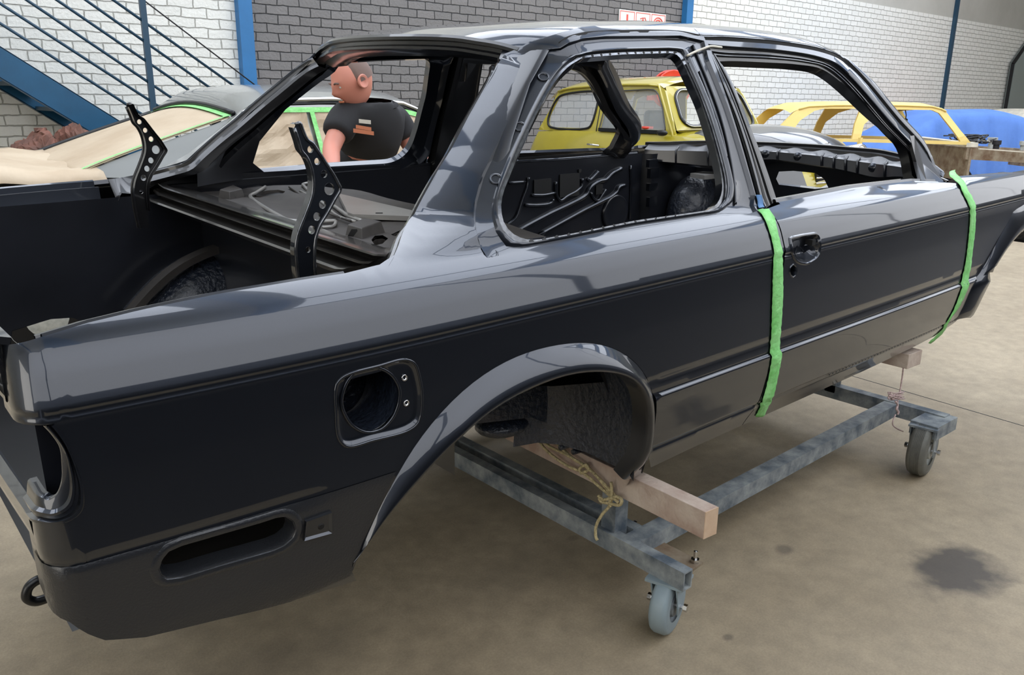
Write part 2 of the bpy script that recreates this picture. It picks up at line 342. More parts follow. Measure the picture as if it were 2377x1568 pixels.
# fire signs on the dark bay
def wallpt(u, v, y):
    r = RM.T @ np.array([(u-IW/2)/CF, -(v-IH/2)/CF, 1.]); return CPOS+(y-CPOS[1])/r[1]*r
sg = thing('fire_safety_sign', 'row of three white and red fire safety pictograms high on the charcoal brick wall', 'sign', (7.98, WY-.02, 2.45))
s0, s1 = wallpt(1438, 22, WY-.02), wallpt(1546, 33, WY-.02); ztop = (s0[2]+s1[2])/2; sx0, sx1 = s0[0], s1[0]; tw = (sx1-sx0)/3; th = tw*.98
mb = MB(); mb.box(((sx0+sx1)/2, WY-.014, ztop-th/2), (sx1-sx0, .012, th)); mb.out('sign_board', 'white', sg)
for i in range(3):
    cx = sx0+tw*(i+.5); cz = ztop-th/2; yf = WY-.0215
    fr = MB()
    for dx, dz, a, b in ((0, th*.44, tw*.9, .008), (0, -th*.44, tw*.9, .008), (tw*.44, 0, .008, th*.88), (-tw*.44, 0, .008, th*.88)): fr.box((cx+dx, yf+.001, cz+dz), (a, .003, b))
    fr.out('pictogram_frame', 'red', sg)
    r_ = MB()
    def P2(pts): return [(cx+a*tw, yf-.001, cz+b*tw) for a, b in pts]
    if i == 0:
        r_.prism(P2([(-.05,.32),(.05,.32),(.05,-.05),(.2,.08),(.2,-.08),(0,-.32),(-.2,-.08),(-.2,.08),(-.05,-.05)]), (0,.002,0)); r_.prism(P2([(-.33,-.3),(-.2,-.3),(-.33,-.05)]), (0,.002,0)); r_.prism(P2([(.33,-.3),(.2,-.3),(.33,-.05)]), (0,.002,0))
    elif i == 1:
        r_.prism(P2([(-.09,-.34),(.09,-.34),(.1,.08),(.05,.16),(-.05,.16),(-.1,.08)]), (0,.002,0)); r_.prism(P2([(-.03,.16),(.03,.16),(.03,.22),(-.03,.22)]), (0,.002,0))
        r_.tube([(cx, yf, cz+.24*tw), (cx+.12*tw, yf, cz+.26*tw), (cx+.2*tw, yf, cz+.12*tw), (cx+.2*tw, yf, cz-.1*tw)], .006, 6); r_.tube([(cx-.18*tw, yf, cz+.2*tw), (cx, yf, cz+.25*tw)], .006, 6)
    else:
        for rr in (.12, .22, .32): r_.tube([(cx+rr*tw*math.cos(q*PI/12), yf, cz+rr*tw*math.sin(q*PI/12)) for q in range(24)], .008, 6, closed=True)
    r_.out('pictogram', 'red', sg)
# ------------------------------------------------------------------ staircase against the white bay
SY = 5.25   # near stringer plane
st = thing('steel_staircase', 'dark blue steel staircase with thin diagonal rails before the white brick wall', 'staircase', (1.2, SY, 0))
def sp(u, v, y=SY): return wallpt(u, v, y)
def ext(a, b, x):  # extend line ab to x
    a = np.array(a); b = np.array(b); return a+(b-a)*(x-a[0])/(b[0]-a[0])
ua, ub = sp(0, 108), sp(296, 293); la, lb = sp(0, 180), sp(240, 324)
xe = 2.6
U0, U1 = ext(ua, ub, -1.2), ext(ua, ub, 2.2); L0, L1 = ext(la, lb, -1.2), ext(la, lb, 2.2)
slope = (U1[2]-U0[2])/(U1[0]-U0[0])
def stringer(y, parent, name='stringer'):
    dz = .0
    mb = MB(); P = [U0, U1, (U1[0], 0, 0.02+0*U1[2]) if U1[2] < .0 else L1, L0]
    x_top, x_bot = -1.2, U0[0]+(0.25-U0[2])/slope
    zt = lambda x: U0[2]+slope*(x-U0[0]); h = abs(L0[2]-zt(L0[0]))
    mb.prism([(x_top, y, zt(x_top)), (x_bot, y, zt(x_bot)), (x_bot, y, 0), (x_bot-.35, y, 0), (x_bot-.35, y, max(0, zt(x_bot-.35)-h)), (x_top, y, zt(x_top)-h)], (0, .012, 0))
    mb.out(name, 'blue_dark', parent)
    fl = MB(); 
    for off in (0., -h): fl.bar((x_top, y+.03, zt(x_top)+off), (x_bot-.3*(off < 0), y+.03, zt(x_bot-.3*(off < 0))+off), .06, .008)
    fl.out('stringer_flange', 'rail', parent)
    return x_bot, zt, h
xb, zt, hh = stringer(SY, st); stringer(SY+.66, st)
n = int((xb+1.2)/.27)
for i in range(n):
    x = xb-.25-i*.27; MB().box((x, SY+.35, zt(x)-hh*.55), (.27, .62, .03)).box((x+.13, SY+.35, zt(x)-hh*.55-.04), (.006, .62, .09)).out('tread', 'rail', st)
rails = [((0, 8), (378, 253)), ((0, 54), (290, 240)), ((62, 0), (392, 223)), ((132, 0), (440, 211)), ((199, 0), (486, 203)), ((263, 0), (538, 196))]
for a, b in rails:
    A, B = sp(*a), sp(*b); MB().tube([ext(A, B, -1.2), ext(A, B, min(2.15, xb+.1))], .011, 8).out('hand_rail', 'rail', st, smooth=True)
A, B = sp(333, 0), sp(586, 193); MB().tube([ext(A, B, -.2), ext(A, B, 2.6)], .006, 8).out('stay_wire', 'wire', st, smooth=True)
A = sp(334, 0); B = sp(352, 262); xm = (A[0]+B[0])/2
MB().box((xm, SY, (zt(xm)-.05+A[2]+1.2)/2), (.045, .035, A[2]+1.2-zt(xm)+.05)).out('baluster_post', 'rail', st)
A = ext(sp(333, 0), sp(586, 193), 2.35)
# ------------------------------------------------------------------ the black coupe shell (built in its own frame, then stood on the trolley)
CP_, CR_, CZ_ = 0.02221762, 0.02595844, 0.18
MC = np.array([[math.cos(CP_), 0, -math.sin(CP_)], [0, 1, 0], [math.sin(CP_), 0, math.cos(CP_)]]) @ np.array([[1, 0, 0], [0, math.cos(CR_), -math.sin(CR_)], [0, math.sin(CR_), math.cos(CR_)]])
def W_(p): return MC @ np.asarray(p, float)+np.array((0, 0, CZ_))
OC = MC.T @ (CPOS-np.array((0, 0, CZ_)))
def rayc(u, v): return MC.T @ (RM.T @ np.array([(u-IW/2)/CF, -(v-IH/2)/CF, 1.]))
def projc(p):
    d = RM @ (W_(p)-CPOS); return np.array((IW/2+CF*d[0]/d[2], IH/2-CF*d[1]/d[2]))
def on(u, v, n, d):
    """pixel to the plane n.p = d of the car frame"""
    n = np.array(n, float); r = rayc(u, v); return OC+(d-n@OC)/(n@r)*r
CC = {'A':(0,0,2.959),'B':(780,0,2.959),'C':(1577,0,2.959),'D':(0,520,2.959),'E':(780,520,2.959),'F':(1577,520,2.959),'G':(0,1030,2.959),'H':(980,950,2.851),
'I':(340,350,3.92),'J':(1100,300,3.92),'K':(2077,300,7.84),'L':(2177,480,7.84),'M':(1900,850,5.228),'N':(0,750,3.1375),'O':(1440,150,7.84),'Q':(1640,200,5.9425)}
def tr(k, *pts):
    x, y, s = CC[k]; return [(x+a/s, y+b/s) for a, b in pts]
# ---- side skin: (u, z) -> point.  u = x ahead of the rear corner, then arc length round the corner
_zz = np.linspace(.1, 1.5, 1401)
_raw = np.interp(_zz, [.20,.27,.33,.375,.42,.55,.70,.785,.80,.85,.878,.892,.903], [-.11,-.085,-.055,-.028,-.018,-.006,0.,.0,-.002,-.021,-.037,-.058,-.084])
_gh = (.738-.40*(_zz-.905)-.25*(_zz-.905)**2)-.826
_raw = np.where(_zz < .903, _raw, _gh)
_kern = np.exp(-.5*(np.arange(-24, 25)/6.)**2); _kern /= _kern.sum()
_sm = np.convolve(np.pad(_raw, 24, mode='edge'), _kern, mode='valid')
def bump_(t, s): return math.exp(-(t/s)**2)
def sst(t): t = min(1, max(0, t)); return t*t*(3-2*t)
XB = []   # rear edge of the rear pillar: z -> x
ZCR, ZTR = .790, .523
TOPZ = lambda x: float(np.interp(x, [.08, .15, .2, .26, .33, .6, .9, 1.06, 1.2, 1.3, 1.4, 1.48], [1.24, 1.288, 1.304, 1.319, 1.327, 1.337, 1.336, 1.331, 1.324, 1.314, 1.292, 1.25]))
def GT(u): return .035*sst((u-.9)/1.1)   # the cabin narrows towards the windscreen
PLAIN = False   # True while the arch flare is laid out: skin without grooves
def prof(u, z):
    d = float(np.interp(z, _zz, _sm))
    if not PLAIN: d -= .0045*bump_(z-ZCR, .0045)                                  # waistline groove
    if z < ZCR: d -= .0035*sst((ZCR-z)/.012)*1.
    if u > .2 and not PLAIN: d += .0085*sst((ZTR+.006-z)/.007)-.0075*sst((ZTR+.004-z)/.12)    # side ledge
    if u > .2 and not PLAIN: d -= .0022*bump_(z-.560, .007)
    if u < -.5: d -= .0025*bump_(z-.566, .004)*sst((-.55-u)/.1)
    if u > .2 and not PLAIN: d -= .006*bump_(z-.374, .0035)
    if z > 1.2 and .1 < u < 1.42: d -= .014*max(0, (z-TOPZ(u)+.02)/.02)**2
    w = .826-.035*min(1, max(0, (-u-.3)/.65))**2-.03*min(1, max(0, (u-1.2)/1.7))**2
    if u < -.93: w = .826-.035*min(1, (.63/.65))**2
    if z > .87: w -= GT(u)*sst((z-.87)/.045)
    if XB and z > .87:
        xb = float(np.interp(z, XB[0], XB[1])); t = (u-xb)/.15
        if t < 1: d -= (.115*sst((z-.895)/.07))*(1-max(-.2, t))**2
    return w, d
RC = .05
def SS(u, z):
    w, d = prof(u, z)
    if u >= -.93: return np.array((u, -(w+d), z))
    a = (-.93-u)/RC; c = np.array((-.93, -(w+d-RC)))
    if a <= PI/2: return np.array((c[0]-(RC+d*.2)*math.sin(a), c[1]-RC*math.cos(a), z))
    return np.array((c[0]-RC-d*.2, c[1]+(a-PI/2)*RC, z))
def uz(px, py, g=None):
    """pixel -> (u, z) on the side skin"""
    if g is None:
        best = 1e9
        for u in np.linspace(-1.02, 2.9, 50):
            for z in np.linspace(.3, 1.32, 14):
                e = projc(SS(u, z))-(px, py); e = e@e
                if e < best: best, g = e, (u, z)
    u, z = g; h = 1e-4
    for _ in range(25):
        p = projc(SS(u, z)); e = p-(px, py)
        J = np.stack([(projc(SS(u+h, z))-p)/h, (projc(SS(u, z+h))-p)/h], 1)
        try: s = np.linalg.solve(J, -e)
        except Exception: break
        s = np.clip(s, -.08, .08); u += s[0]; z += s[1]
        if abs(e).max() < .05: break
    return (u, z)
def uzs(pts):
    out = []; g = None
    for p in pts:
        q = uz(*p, g); e = projc(SS(*q))-p
        if abs(e).max() > 3: q = uz(*p)
        out.append(q); g = q
    return out
def uzd(L, depth):
    """like uzs, on the skin moved inboard by depth"""
    out = []
    for px, py in L:
        g = uz(px, py); u, z = g
        for _ in range(12):
            p = projc(ins((u, z), depth)); e = p-(px, py); h = 1e-3
            J = np.stack([(projc(ins((u+h, z), depth))-p)/h, (projc(ins((u, z+h), depth))-p)/h], 1); s = np.clip(np.linalg.solve(J, -e), -.05, .05); u += s[0]; z += s[1]
        out.append((u, z))
    return out
def nrm(u, z, F=None):
    F = F or SS; h = 2e-3 if F is SS else 1e-3
    a = F(u+h, z)-F(u-h, z); b = F(u, z+h)-F(u, z-h); n = np.cross(a, b); return n/np.linalg.norm(n)
def pip(px, py, poly):
    poly = np.asarray(poly); x, y = poly[:, 0], poly[:, 1]; x2, y2 = np.roll(x, -1), np.roll(y, -1); ins = np.zeros(len(px), bool)
    for i in range(len(x)):
        if y[i] == y2[i]: continue
        c = (y[i] > py) != (y2[i] > py); ins ^= c & (px < (x2[i]-x[i])*(py-y[i])/(y2[i]-y[i])+x[i])
    return ins
def dens(poly, h, closed=True):
    P = [np.array(p, float) for p in poly]; out = []
    for i in range(len(P) if closed else len(P)-1):
        a, b = P[i], P[(i+1) % len(P)]; k = max(1, int(math.ceil(np.linalg.norm(b-a)/h)))
        out += [a+(b-a)*q/k for q in range(k)]
    if not closed: out.append(P[-1])
    return out
def panel(name, m, parent, outline, holes=(), lines=(), h=.016, F=None, flange=None, mirror=False, hole_fl=.0, fl_d=.012):
    """sheet panel over (u,z) outline with holes; lines = z values or polylines that must be mesh edges"""
    F = F or SS; pts, edges = [], []
    def addloop(L, closed=True):
        n0 = len(pts); pts.extend([tuple(p) for p in L]); n = len(L)
        for i in range(n if closed else n-1): edges.append((n0+i, n0+(i+1) % n))
    O = dens(outline, h); addloop(O); HS = [dens(q, h*.6) for q in holes]
    for q in HS: addloop(q)
    OA = np.array(O); lo, hi = OA.min(0), OA.max(0); us = []
    for l in lines:
        if isinstance(l, (int, float)): l = [(lo[0], l), (hi[0], l)]
        L = np.array(dens(l, h, False)); us.append(L)
    gx = np.arange(lo[0], hi[0], h); gz = np.arange(lo[1], hi[1], h*.87); G = np.array([(x+(h/2 if j % 2 else 0), z) for j, z in enumerate(gz) for x in gx])
    cand = np.vstack([*us, G]) if us else G; isl = np.r_[np.ones(sum(len(l) for l in us), bool), np.zeros(len(G), bool)]
    ok = pip(cand[:, 0], cand[:, 1], O)
    for q in HS: ok &= ~pip(cand[:, 0], cand[:, 1], q)
    cand, isl = cand[ok], isl[ok]
    B = np.array(O+[p for q in HS for p in q]); far = np.array([np.min(((B-c)**2).sum(1)) for c in cand]) if len(cand) else np.array([])
    kl = isl & (far > (.25*h)**2); LP = cand[kl]
    kg = (~isl) & (far > (.55*h)**2); GP = cand[kg]
    if len(LP) and len(GP):
        lz = LP
        dd = np.array([np.min(((lz-c)**2).sum(1)) for c in GP]); GP = GP[dd > (.6*h)**2]
    P = pts+[tuple(p) for p in LP]+[tuple(p) for p in GP]
    r = delaunay_2d_cdt([Vector(p) for p in P], edges, [], 0, 1e-6); V, Fc = r[0], r[2]
    V = np.array([(v[0], v[1]) for v in V]); T = np.array([tuple(f) for f in Fc]); C_ = V[T].mean(1); k = pip(C_[:, 0], C_[:, 1], O)
    for q in HS: k &= ~pip(C_[:, 0], C_[:, 1], q)
    T = T[k]; sgn = np.array((1, -1, 1)) if mirror else np.array((1, 1, 1))
    p3 = [W_(F(*v)*sgn) for v in V]; n3 = []
    for v in V:
        n = nrm(v[0], v[1], F)*sgn; 
        if F is SS and n[1]*(-1 if mirror else 1) > 0 and v[0] > -.93: n = -n
        n3.append(MC @ n)
    a = np.cross(np.array(p3)[T[:, 1]]-np.array(p3)[T[:, 0]], np.array(p3)[T[:, 2]]-np.array(p3)[T[:, 0]]); nn = np.array(n3)[T[:, 0]]
    T = [tuple(t) if (a[i]@nn[i]) > 0 else tuple(t[::-1]) for i, t in enumerate(T)]
    o = put(name, p3, T, m, parent, normals=n3)
    # folded edge
    if fl_d:
        mb = MB()
        for L in ([O] if flange is None else [dens(q, h, False) for q in flange]):
            if flange is None: L = L+[L[0]]
            mb.grid([[W_(F(*p)*sgn) for p in L], [W_((F(*p)+nrm(p[0], p[1], F)*(-fl_d if nrm(p[0], p[1], F)[1] < 0 or F is not SS else fl_d))*sgn) for p in L]])
        for L in HS if hole_fl else []:
            L = L+[L[0]]; mb.grid([[W_(F(*p)*sgn) for p in L], [W_((F(*p)+nrm(p[0], p[1], F)*(-hole_fl if nrm(p[0], p[1], F)[1] < 0 else hole_fl))*sgn) for p in L]])
        if mb.v: mb.out('folded_edge', m, o if False else parent, smooth='auto')
    return o
MIR = 1
def Wm(p): return W_(np.asarray(p)*np.array((1, MIR, 1)))
def ins(uzp, depth):
    """point on the side skin pushed inboard"""
    n = nrm(*uzp); n = n if (n[1] < 0 or uzp[0] < -.95) else -n
    return SS(*uzp)-n*depth
def ring3(name, m, parent, curves, smooth='auto', closed=True):
    """curves: list of (uz list, depth); same count"""
    N = 96; rows = []
    for L, d in curves:
        R_ = resample(L, N, closed) if closed else resample(L, N)
        rows.append([W_(ins(tuple(p), d)) for p in R_])
    return MB().grid(rows, closed=closed).out(name, m, parent, smooth=smooth)
def scaleabout(L, k, off=(0, 0)):
    A = np.array(L); c = A.mean(0); return [tuple(c+(p-c)*k+np.array(off)) for p in A]
def inset(L, d):
    """move a closed (u,z) loop inward by d"""
    A = np.array(L, float); n = len(A); a = np.roll(A, 1, 0); b = np.roll(A, -1, 0); t = b-a; t /= (np.linalg.norm(t, axis=1)[:, None]+1e-9); nn = np.stack([-t[:, 1], t[:, 0]], 1)
    ar = .5*np.sum(A[:, 0]*b[:, 1]-b[:, 0]*A[:, 1]); return [tuple(p) for p in A+nn*d*(1 if ar > 0 else -1)]
car = thing('car_body_shell', 'bare dark metallic two-door car body shell without glass, wheels or lid, raised on a trolley', 'car body', (.5, 0, .55))
# pillar rear edge from the photograph's trace
XB_px = tr('E', (350,285), (400,215), (435,130), (470,30))+tr('B', (540,1470), (600,1350), (700,1170), (800,1010), (910,800), (1000,640), (1110,440), (1150,385))
_bs = lambda x, z: .738-.40*(z-.905)-.25*(z-.905)**2-.115*sst((z-.895)/.07)
_xb = []
for u, v in XB_px:
    r = rayc(u, v); lo, hi = .4, 4.
    g_ = lambda t: -(OC+t*r)[1]-_bs(*(OC+t*r)[[0, 2]])
    for _ in range(50):
        mid = (lo+hi)/2
        if g_(mid) > 0: lo = mid
        else: hi = mid
    p = OC+lo*r; _xb.append((p[2], p[0]))
_xb.sort(); XB[:] = [[a for a, b in _xb], [b for a, b in _xb]]
# traces on the side skin
crease = [(-1.07, ZCR), (2.9, ZCR)]
fender_edge = uzs(tr('D', (135,810), (250,775), (600,680), (970,590), (1500,480), (2070,385), (2367,340))+tr('E', (200,305), (300,280)))
q_out = uzs(tr('E', (1040,235), (1005,180), (975,110), (955,30))+tr('B', (945,1480), (948,1400), (1000,1200), (1100,1000), (1200,800), (1300,590), (1400,390), (1450,340), (1540,330), (1600,292), (1700,262), (1850,248), (2367,244))+tr('C', (170,280), (200,400), (330,720), (450,1100), (520,1340), (535,1450), (480,1470))+tr('J', (2300,790), (2250,790), (1900,850), (1000,1003), (340,1130)))
q_in = uzs(tr('E', (1290,92), (1220,70), (1165,0))+tr('B', (1130,1450), (1140,1330), (1250,1050), (1370,780), (1480,570), (1600,420), (1700,378), (2000,355), (2367,345))+tr('C', (30,372), (70,460), (180,700), (290,1060), (325,1240), (320,1330), (285,1410))+tr('J', (2180,725), (1500,820), (1000,920), (480,1010)))
PLAIN = True
arch_in = uzd([(835,1325),(880,1250),(925,1180),(980,1115),(1032,1048),(1073,1003),(1145,946),(1219,905),(1307,871),(1388,862),(1456,872),(1490,898),(1503,935),(1505,993),(1500,1030),(1485,1075),(1453,1122)], -.024)
arch_out = uzs([(815,1325),(850,1240),(890,1160),(925,1095),(955,1040),(1000,983),(1067,909),(1152,848),(1219,817),(1354,792),(1422,804),(1473,834),(1507,878),(1522,925),(1523,960),(1510,1030),(1490,1100)])
PLAIN = False
arch_raw = list(arch_out)
def smooth_open(L, k, n=48):
    A = np.array([tuple(p) for p in resample(cr(L, 6), n)])
    for _ in range(k): A[1:-1] = .25*A[:-2]+.5*A[1:-1]+.25*A[2:]
    return [tuple(p) for p in A]
arch_out = smooth_open(arch_out, 8); arch_in = smooth_open(arch_in, 8)
fuel_out = uzs(tr('E', (5,1100), (60,1045), (300,975), (470,932), (540,960), (575,1060), (592,1200), (570,1360), (500,1420), (250,1490), (80,1532), (20,1480), (0,1300)))
fuel_out = [tuple(p) for p in resample(cr(fuel_out, 5, True), 60, True)]
lamp_out = [uz(*p, (-.95, .72)) for p in tr('N', (395,738), (470,850), (560,1050), (612,1230), (600,1370), (520,1440), (400,1472), (300,1460), (210,1370), (100,1215))]
lamp_in = [uz(*p, (-.96, .72)) for p in tr('N', (285,775), (350,830), (430,930), (445,1080), (430,1200), (380,1280), (300,1312), (255,1290), (245,1200), (215,1190))]
slot = uzs(tr('G', (1095,860), (1115,800), (1160,745), (1250,705), (1500,632), (1800,545), (1900,512), (1960,505), (2010,535), (2028,590), (2005,645), (1950,695), (1870,730), (1500,835), (1250,912), (1150,925), (1110,900)))
val = [uz(*p, (-.95, .5)) for p in tr('G', (2450,935), (2000,1075), (1500,1195), (1000,1315), (720,1335), (600,1290), (480,1210))]
def seg_resample(L, idx, counts):
    """closed loop split at landmark indices, each piece resampled"""
    out = []; n = len(L)
    for a, b, c in zip(idx, idx[1:]+[n], counts):
        piece = [L[i % n] for i in range(a, b+1)]; out += [tuple(p) for p in resample(piece, c+1)[:-1]]
    return out
def lerp2(A, B, t): return [tuple(np.array(a)*(1-t)+np.array(b)*t) for a, b in zip(A, B)]
def loft_uz(name, m, parent, curves, closed=False, **kw):
    rows = [[Wm(ins(tuple(p), d)) for p in L] for L, d in curves]
    return MB().grid(rows, closed=closed).out(name, m, parent, smooth='auto', **kw)
def onskin_tube(name, m, parent, pts, r=.003, depth=0., n=6, closed=False):
    L = resample(pts, max(8, int(len(pts)*3)), closed); return MB().tube([W_(ins(tuple(p), depth)) for p in L], r, n, closed=closed).out(name, m, parent, smooth=True)
sillb = uzs(tr('H', (1350,520))+tr('F', (0,1562), (500,1312), (900,1115), (1200,1005), (1600,885), (1700,830), (1960,645)))
val2 = [(p[0], p[1]-.004) for p in val]
outline = [(-1.06, .50), (-1.06, .614)]+lamp_out[7::-1]+[(-1.06, .782), (-1.06, .868), (-1.0, .876), (-.94, .885)]+fender_edge[2:]+[(b, a) for a, b in _xb[1:]]+[(x, TOPZ(x)) for x in (.125, .15, .18, .22, .26, .32, .4, .5, .6)]+[(.703, 1.337), (.705, 1.26), (.708, 1.0), (.711, .93), (.714, .905), (.716, .90), (.716, .378), (.716, .30)]+[(.5, .297), (.34, .29)]+arch_out[-4::-1]+val2
lines = [ZCR+k for k in (-.014, -.009, -.0045, 0, .0045, .009, .014, .03)]+[[(-1.02, .566+k), (-.55, .566+k)] for k in (-.005, 0, .005)]+[[(.27, ZTR+k), (.72, ZTR+k)] for k in (-.004, -.001, .0025, .006, .009, .03, .037, .044)]+[[(.27, .374+k), (.72, .374+k)] for k in (-.004, 0, .004)]+[[(-.93, .4), (-.93, .9)], [(-.955, .4), (-.955, .9)], [(-.98, .4), (-.98, .9)]]
panel('quarter_panel', 'paint', car, outline, holes=[q_out, fuel_out, slot], lines=lines, h=.014, flange=[fender_edge[2:], arch_out])
# lower rear corner under the seam: rough underseal coat is a different finish
F_low = lambda u, z: ins((u, z), -.0012)
panel('underseal_coat', 'chip', car, [(-1.05, .502), (-1.05, .564), (-.93, .563), (-.442, .560)]+[(a-.004, b) for a, b in arch_raw[2:0:-1]]+[(-.527, .372)]+val2[1:], holes=[inset(slot, -.004)], lines=[[(-.93, .4), (-.93, .56)], [(-.955, .4), (-.955, .56)], [(-.98, .4), (-.98, .56)]], h=.018, F=F_low, fl_d=0)
# quarter window recess
idx_o, idx_i = [0, 11, 17, 22], [0, 9, 11, 17]; cnt = [30, 24, 30, 40]
QO, QI = seg_resample(q_out, idx_o, cnt), seg_resample(q_in, idx_i, cnt)
def sm_loop(L, k=2):
    A = np.array(L)
    for _ in range(k): A = .25*np.roll(A, 1, 0)+.5*A+.25*np.roll(A, -1, 0)
    return [tuple(p) for p in A]
QO2, QI2 = QO, sm_loop(QI, 3)
loft_uz('quarter_window_recess', 'paint', car, [(lerp2(QO2, QI2, t), d) for t, d in ((0, 0), (.03, .004), (.06, .008), (.3, .009), (.62, .009), (.68, .004), (.76, .003), (.82, .006), (.86, .013), (1, .013), (1.0, .034))], closed=True)
loft_uz('pinch_weld_flange', 'flange', car, [(lerp2(QO2, QI2, t), d) for t, d in ((.86, .0125), (.86, .011), (1.01, .011), (1.01, .0135))], closed=True)
nt_ = MB()
for i in range(96, 124, 2):
    if len(nt_.v): nt_.out('weld_notch', 'seam', car); nt_ = MB()
    a, b = lerp2(QO2, QI2, .88)[i], lerp2(QO2, QI2, .99)[i]; nt_.bar(W_(ins(a, .0112)), W_(ins(b, .0112)), .007, .0012, MC @ nrm(*a))
for i in range(31, 54, 2):
    if len(nt_.v): nt_.out('weld_notch', 'seam', car); nt_ = MB()
    a, b = lerp2(QO2, QI2, .88)[i], lerp2(QO2, QI2, .99)[i]; nt_.bar(W_(ins(a, .0112)), W_(ins(b, .0112)), .006, .0012, MC @ nrm(*a))
nt_.out('weld_notch', 'seam', car)
for pts, r_ in ((tr('C', (105,300), (215,560), (300,800), (362,1060), (392,1250), (400,1400)), .0035), (tr('C', (150,480), (232,700), (300,900), (340,1080)), .003), (tr('C', (72,420), (190,690), (300,1040), (345,1250), (335,1370), (300,1430)), .003)):
    onskin_tube('pillar_bead', 'paint', car, [tuple(p) for p in cr([uz(*q_, (.6, 1.1)) for q_ in pts], 4)], r_, .006)
# clip holes on the pillar face
for p in tr('B', (1425,507), (1260,850), (1100,1212))+tr('E', (1082,178)):
    q = uz(*p); n = MC @ nrm(*q); c = W_(ins(q, .0085)); 
    o = MB().lathe(c, n, [(.013, -.0005), (.0135, .0015), (.011, .0022), (.009, .0004), (.0085, -.003), (.0, -.003)], 20).out('clip_seat', 'paint', car, smooth=True)
    MB().bar(c-n*.0026, c-n*.0018, .008, .008, (0, 0, 1)).out('clip_hole', 'seam', o)
# fuel filler recess
fc = uzs(tr('E', (250,1212)))[0]; cen = np.array(fc)
ring_r = [uz(*p, fc) for p in tr('E', (455,1180), (448,1130), (400,1050), (330,1005), (250,990), (170,1010), (100,1080), (62,1170), (52,1240), (75,1320), (130,1400), (230,1445), (330,1420), (400,1350), (440,1270))]
ring_r = [tuple(p) for p in resample(cr(ring_r, 6, True), 96, True)]
fo = [tuple(p) for p in resample(fuel_out, 96, True)]
def align(A, B):
    A, B = np.array(A), np.array(B); 
    ar = lambda L: .5*np.sum(L[:, 0]*np.roll(L[:, 1], -1)-np.roll(L[:, 0], -1)*L[:, 1])
    if ar(A)*ar(B) < 0: B = B[::-1]
    k = min(range(len(B)), key=lambda k: np.sum((np.roll(B, k, 0)-B.mean(0)-(A-A.mean(0)))**2)); return [tuple(p) for p in np.roll(B, k, 0)]
def rad_align(A, B):
    """pair the points of two loops by their direction from the centre of B"""
    A, B = np.array(A), np.array(B); c = B.mean(0); ang = lambda L: np.arctan2(L[:, 1]-c[1], L[:, 0]-c[0])
    b = ang(B); o = np.argsort(b); bs = np.r_[b[o]-2*PI, b[o], b[o]+2*PI]; Bs = np.vstack([B[o]]*3); a = ang(A)
    return [tuple(p) for p in np.stack([np.interp(a, bs, Bs[:, 0]), np.interp(a, bs, Bs[:, 1])], 1)]
ring_r = rad_align(fo, ring_r)
fi = inset(fo, .014)
loft_uz('fuel_filler_recess', 'paint', car, [(fo, 0), (inset(fo, .002), .001), (inset(fo, .005), .006), (inset(fo, .009), .008), (fi, .008), (ring_r, .009), (inset(ring_r, .001), .012), (inset(ring_r, -.002), .018)], closed=True)
onskin_tube('recess_bead', 'paint', car, [tuple(p) for p in fo], .0028, .0, closed=True)
onskin_tube('filler_ring', 'paint', car, ring_r, .0035, .008, closed=True)
for p in tr('E', (487,1065), (500,1242)):
    q = uz(*p, fc); n = MC @ nrm(*q); MB().lathe(W_(ins(q, .0075)), n, [(.0045, -.004), (.006, .0015), (.0035, .0008), (.0025, -.004)], 14).out('screw_hole', 'chrome', car, smooth=True)
# filler well behind the hole
MB().lathe(W_(ins(fc, .02)), MC @ (-nrm(*fc)), [(.062, -.004), (.066, .03), (.07, .10), (.055, .16), (.02, .17), (0, .17)], 32).out('filler_well', 'tub', car, smooth=True)
# long side slot
sl = [tuple(p) for p in resample(slot, 80, True)]
loft_uz('side_slot_rim', 'chip', car, [(inset(sl, -.016), 0), (inset(sl, -.012), -.003), (inset(sl, -.007), -.0035), (inset(sl, -.002), -.002), (sl, .001), (inset(sl, .001), .012), (inset(sl, .004), .03)], closed=True)
MB().bar(W_((-.87, -.70, .50)), W_((-.60, -.70, .50)), .004, .12).out('inner_bumper_wall', 'black', car)
# bumper bracket pad
bp_ = [uz(*p, (-.6, .52)) for p in tr('G', (2090,525), (2270,460), (2272,605), (2075,660))]
mb = MB(); A_ = [W_(ins(p, -.001)) for p in bp_]; C_ = [W_(ins(tuple(np.array(p)*.97+np.mean(bp_, 0)*.03), -.007)) for p in bp_]; B_ = [W_(ins(tuple(np.array(p)*.80+np.mean(bp_, 0)*.20), -.003)) for p in bp_]
mb.grid([A_, C_, B_], closed=True).poly(B_).out('bracket_pad', 'paint', car)
q = uz(*tr('G', (2200, 565))[0], (-.6, .52)); MB().lathe(W_(ins(q, -.003)), MC @ nrm(*q), [(.0, .0012), (.004, .0012), (.006, .0)], 12).out('pad_hole', 'seam', car)
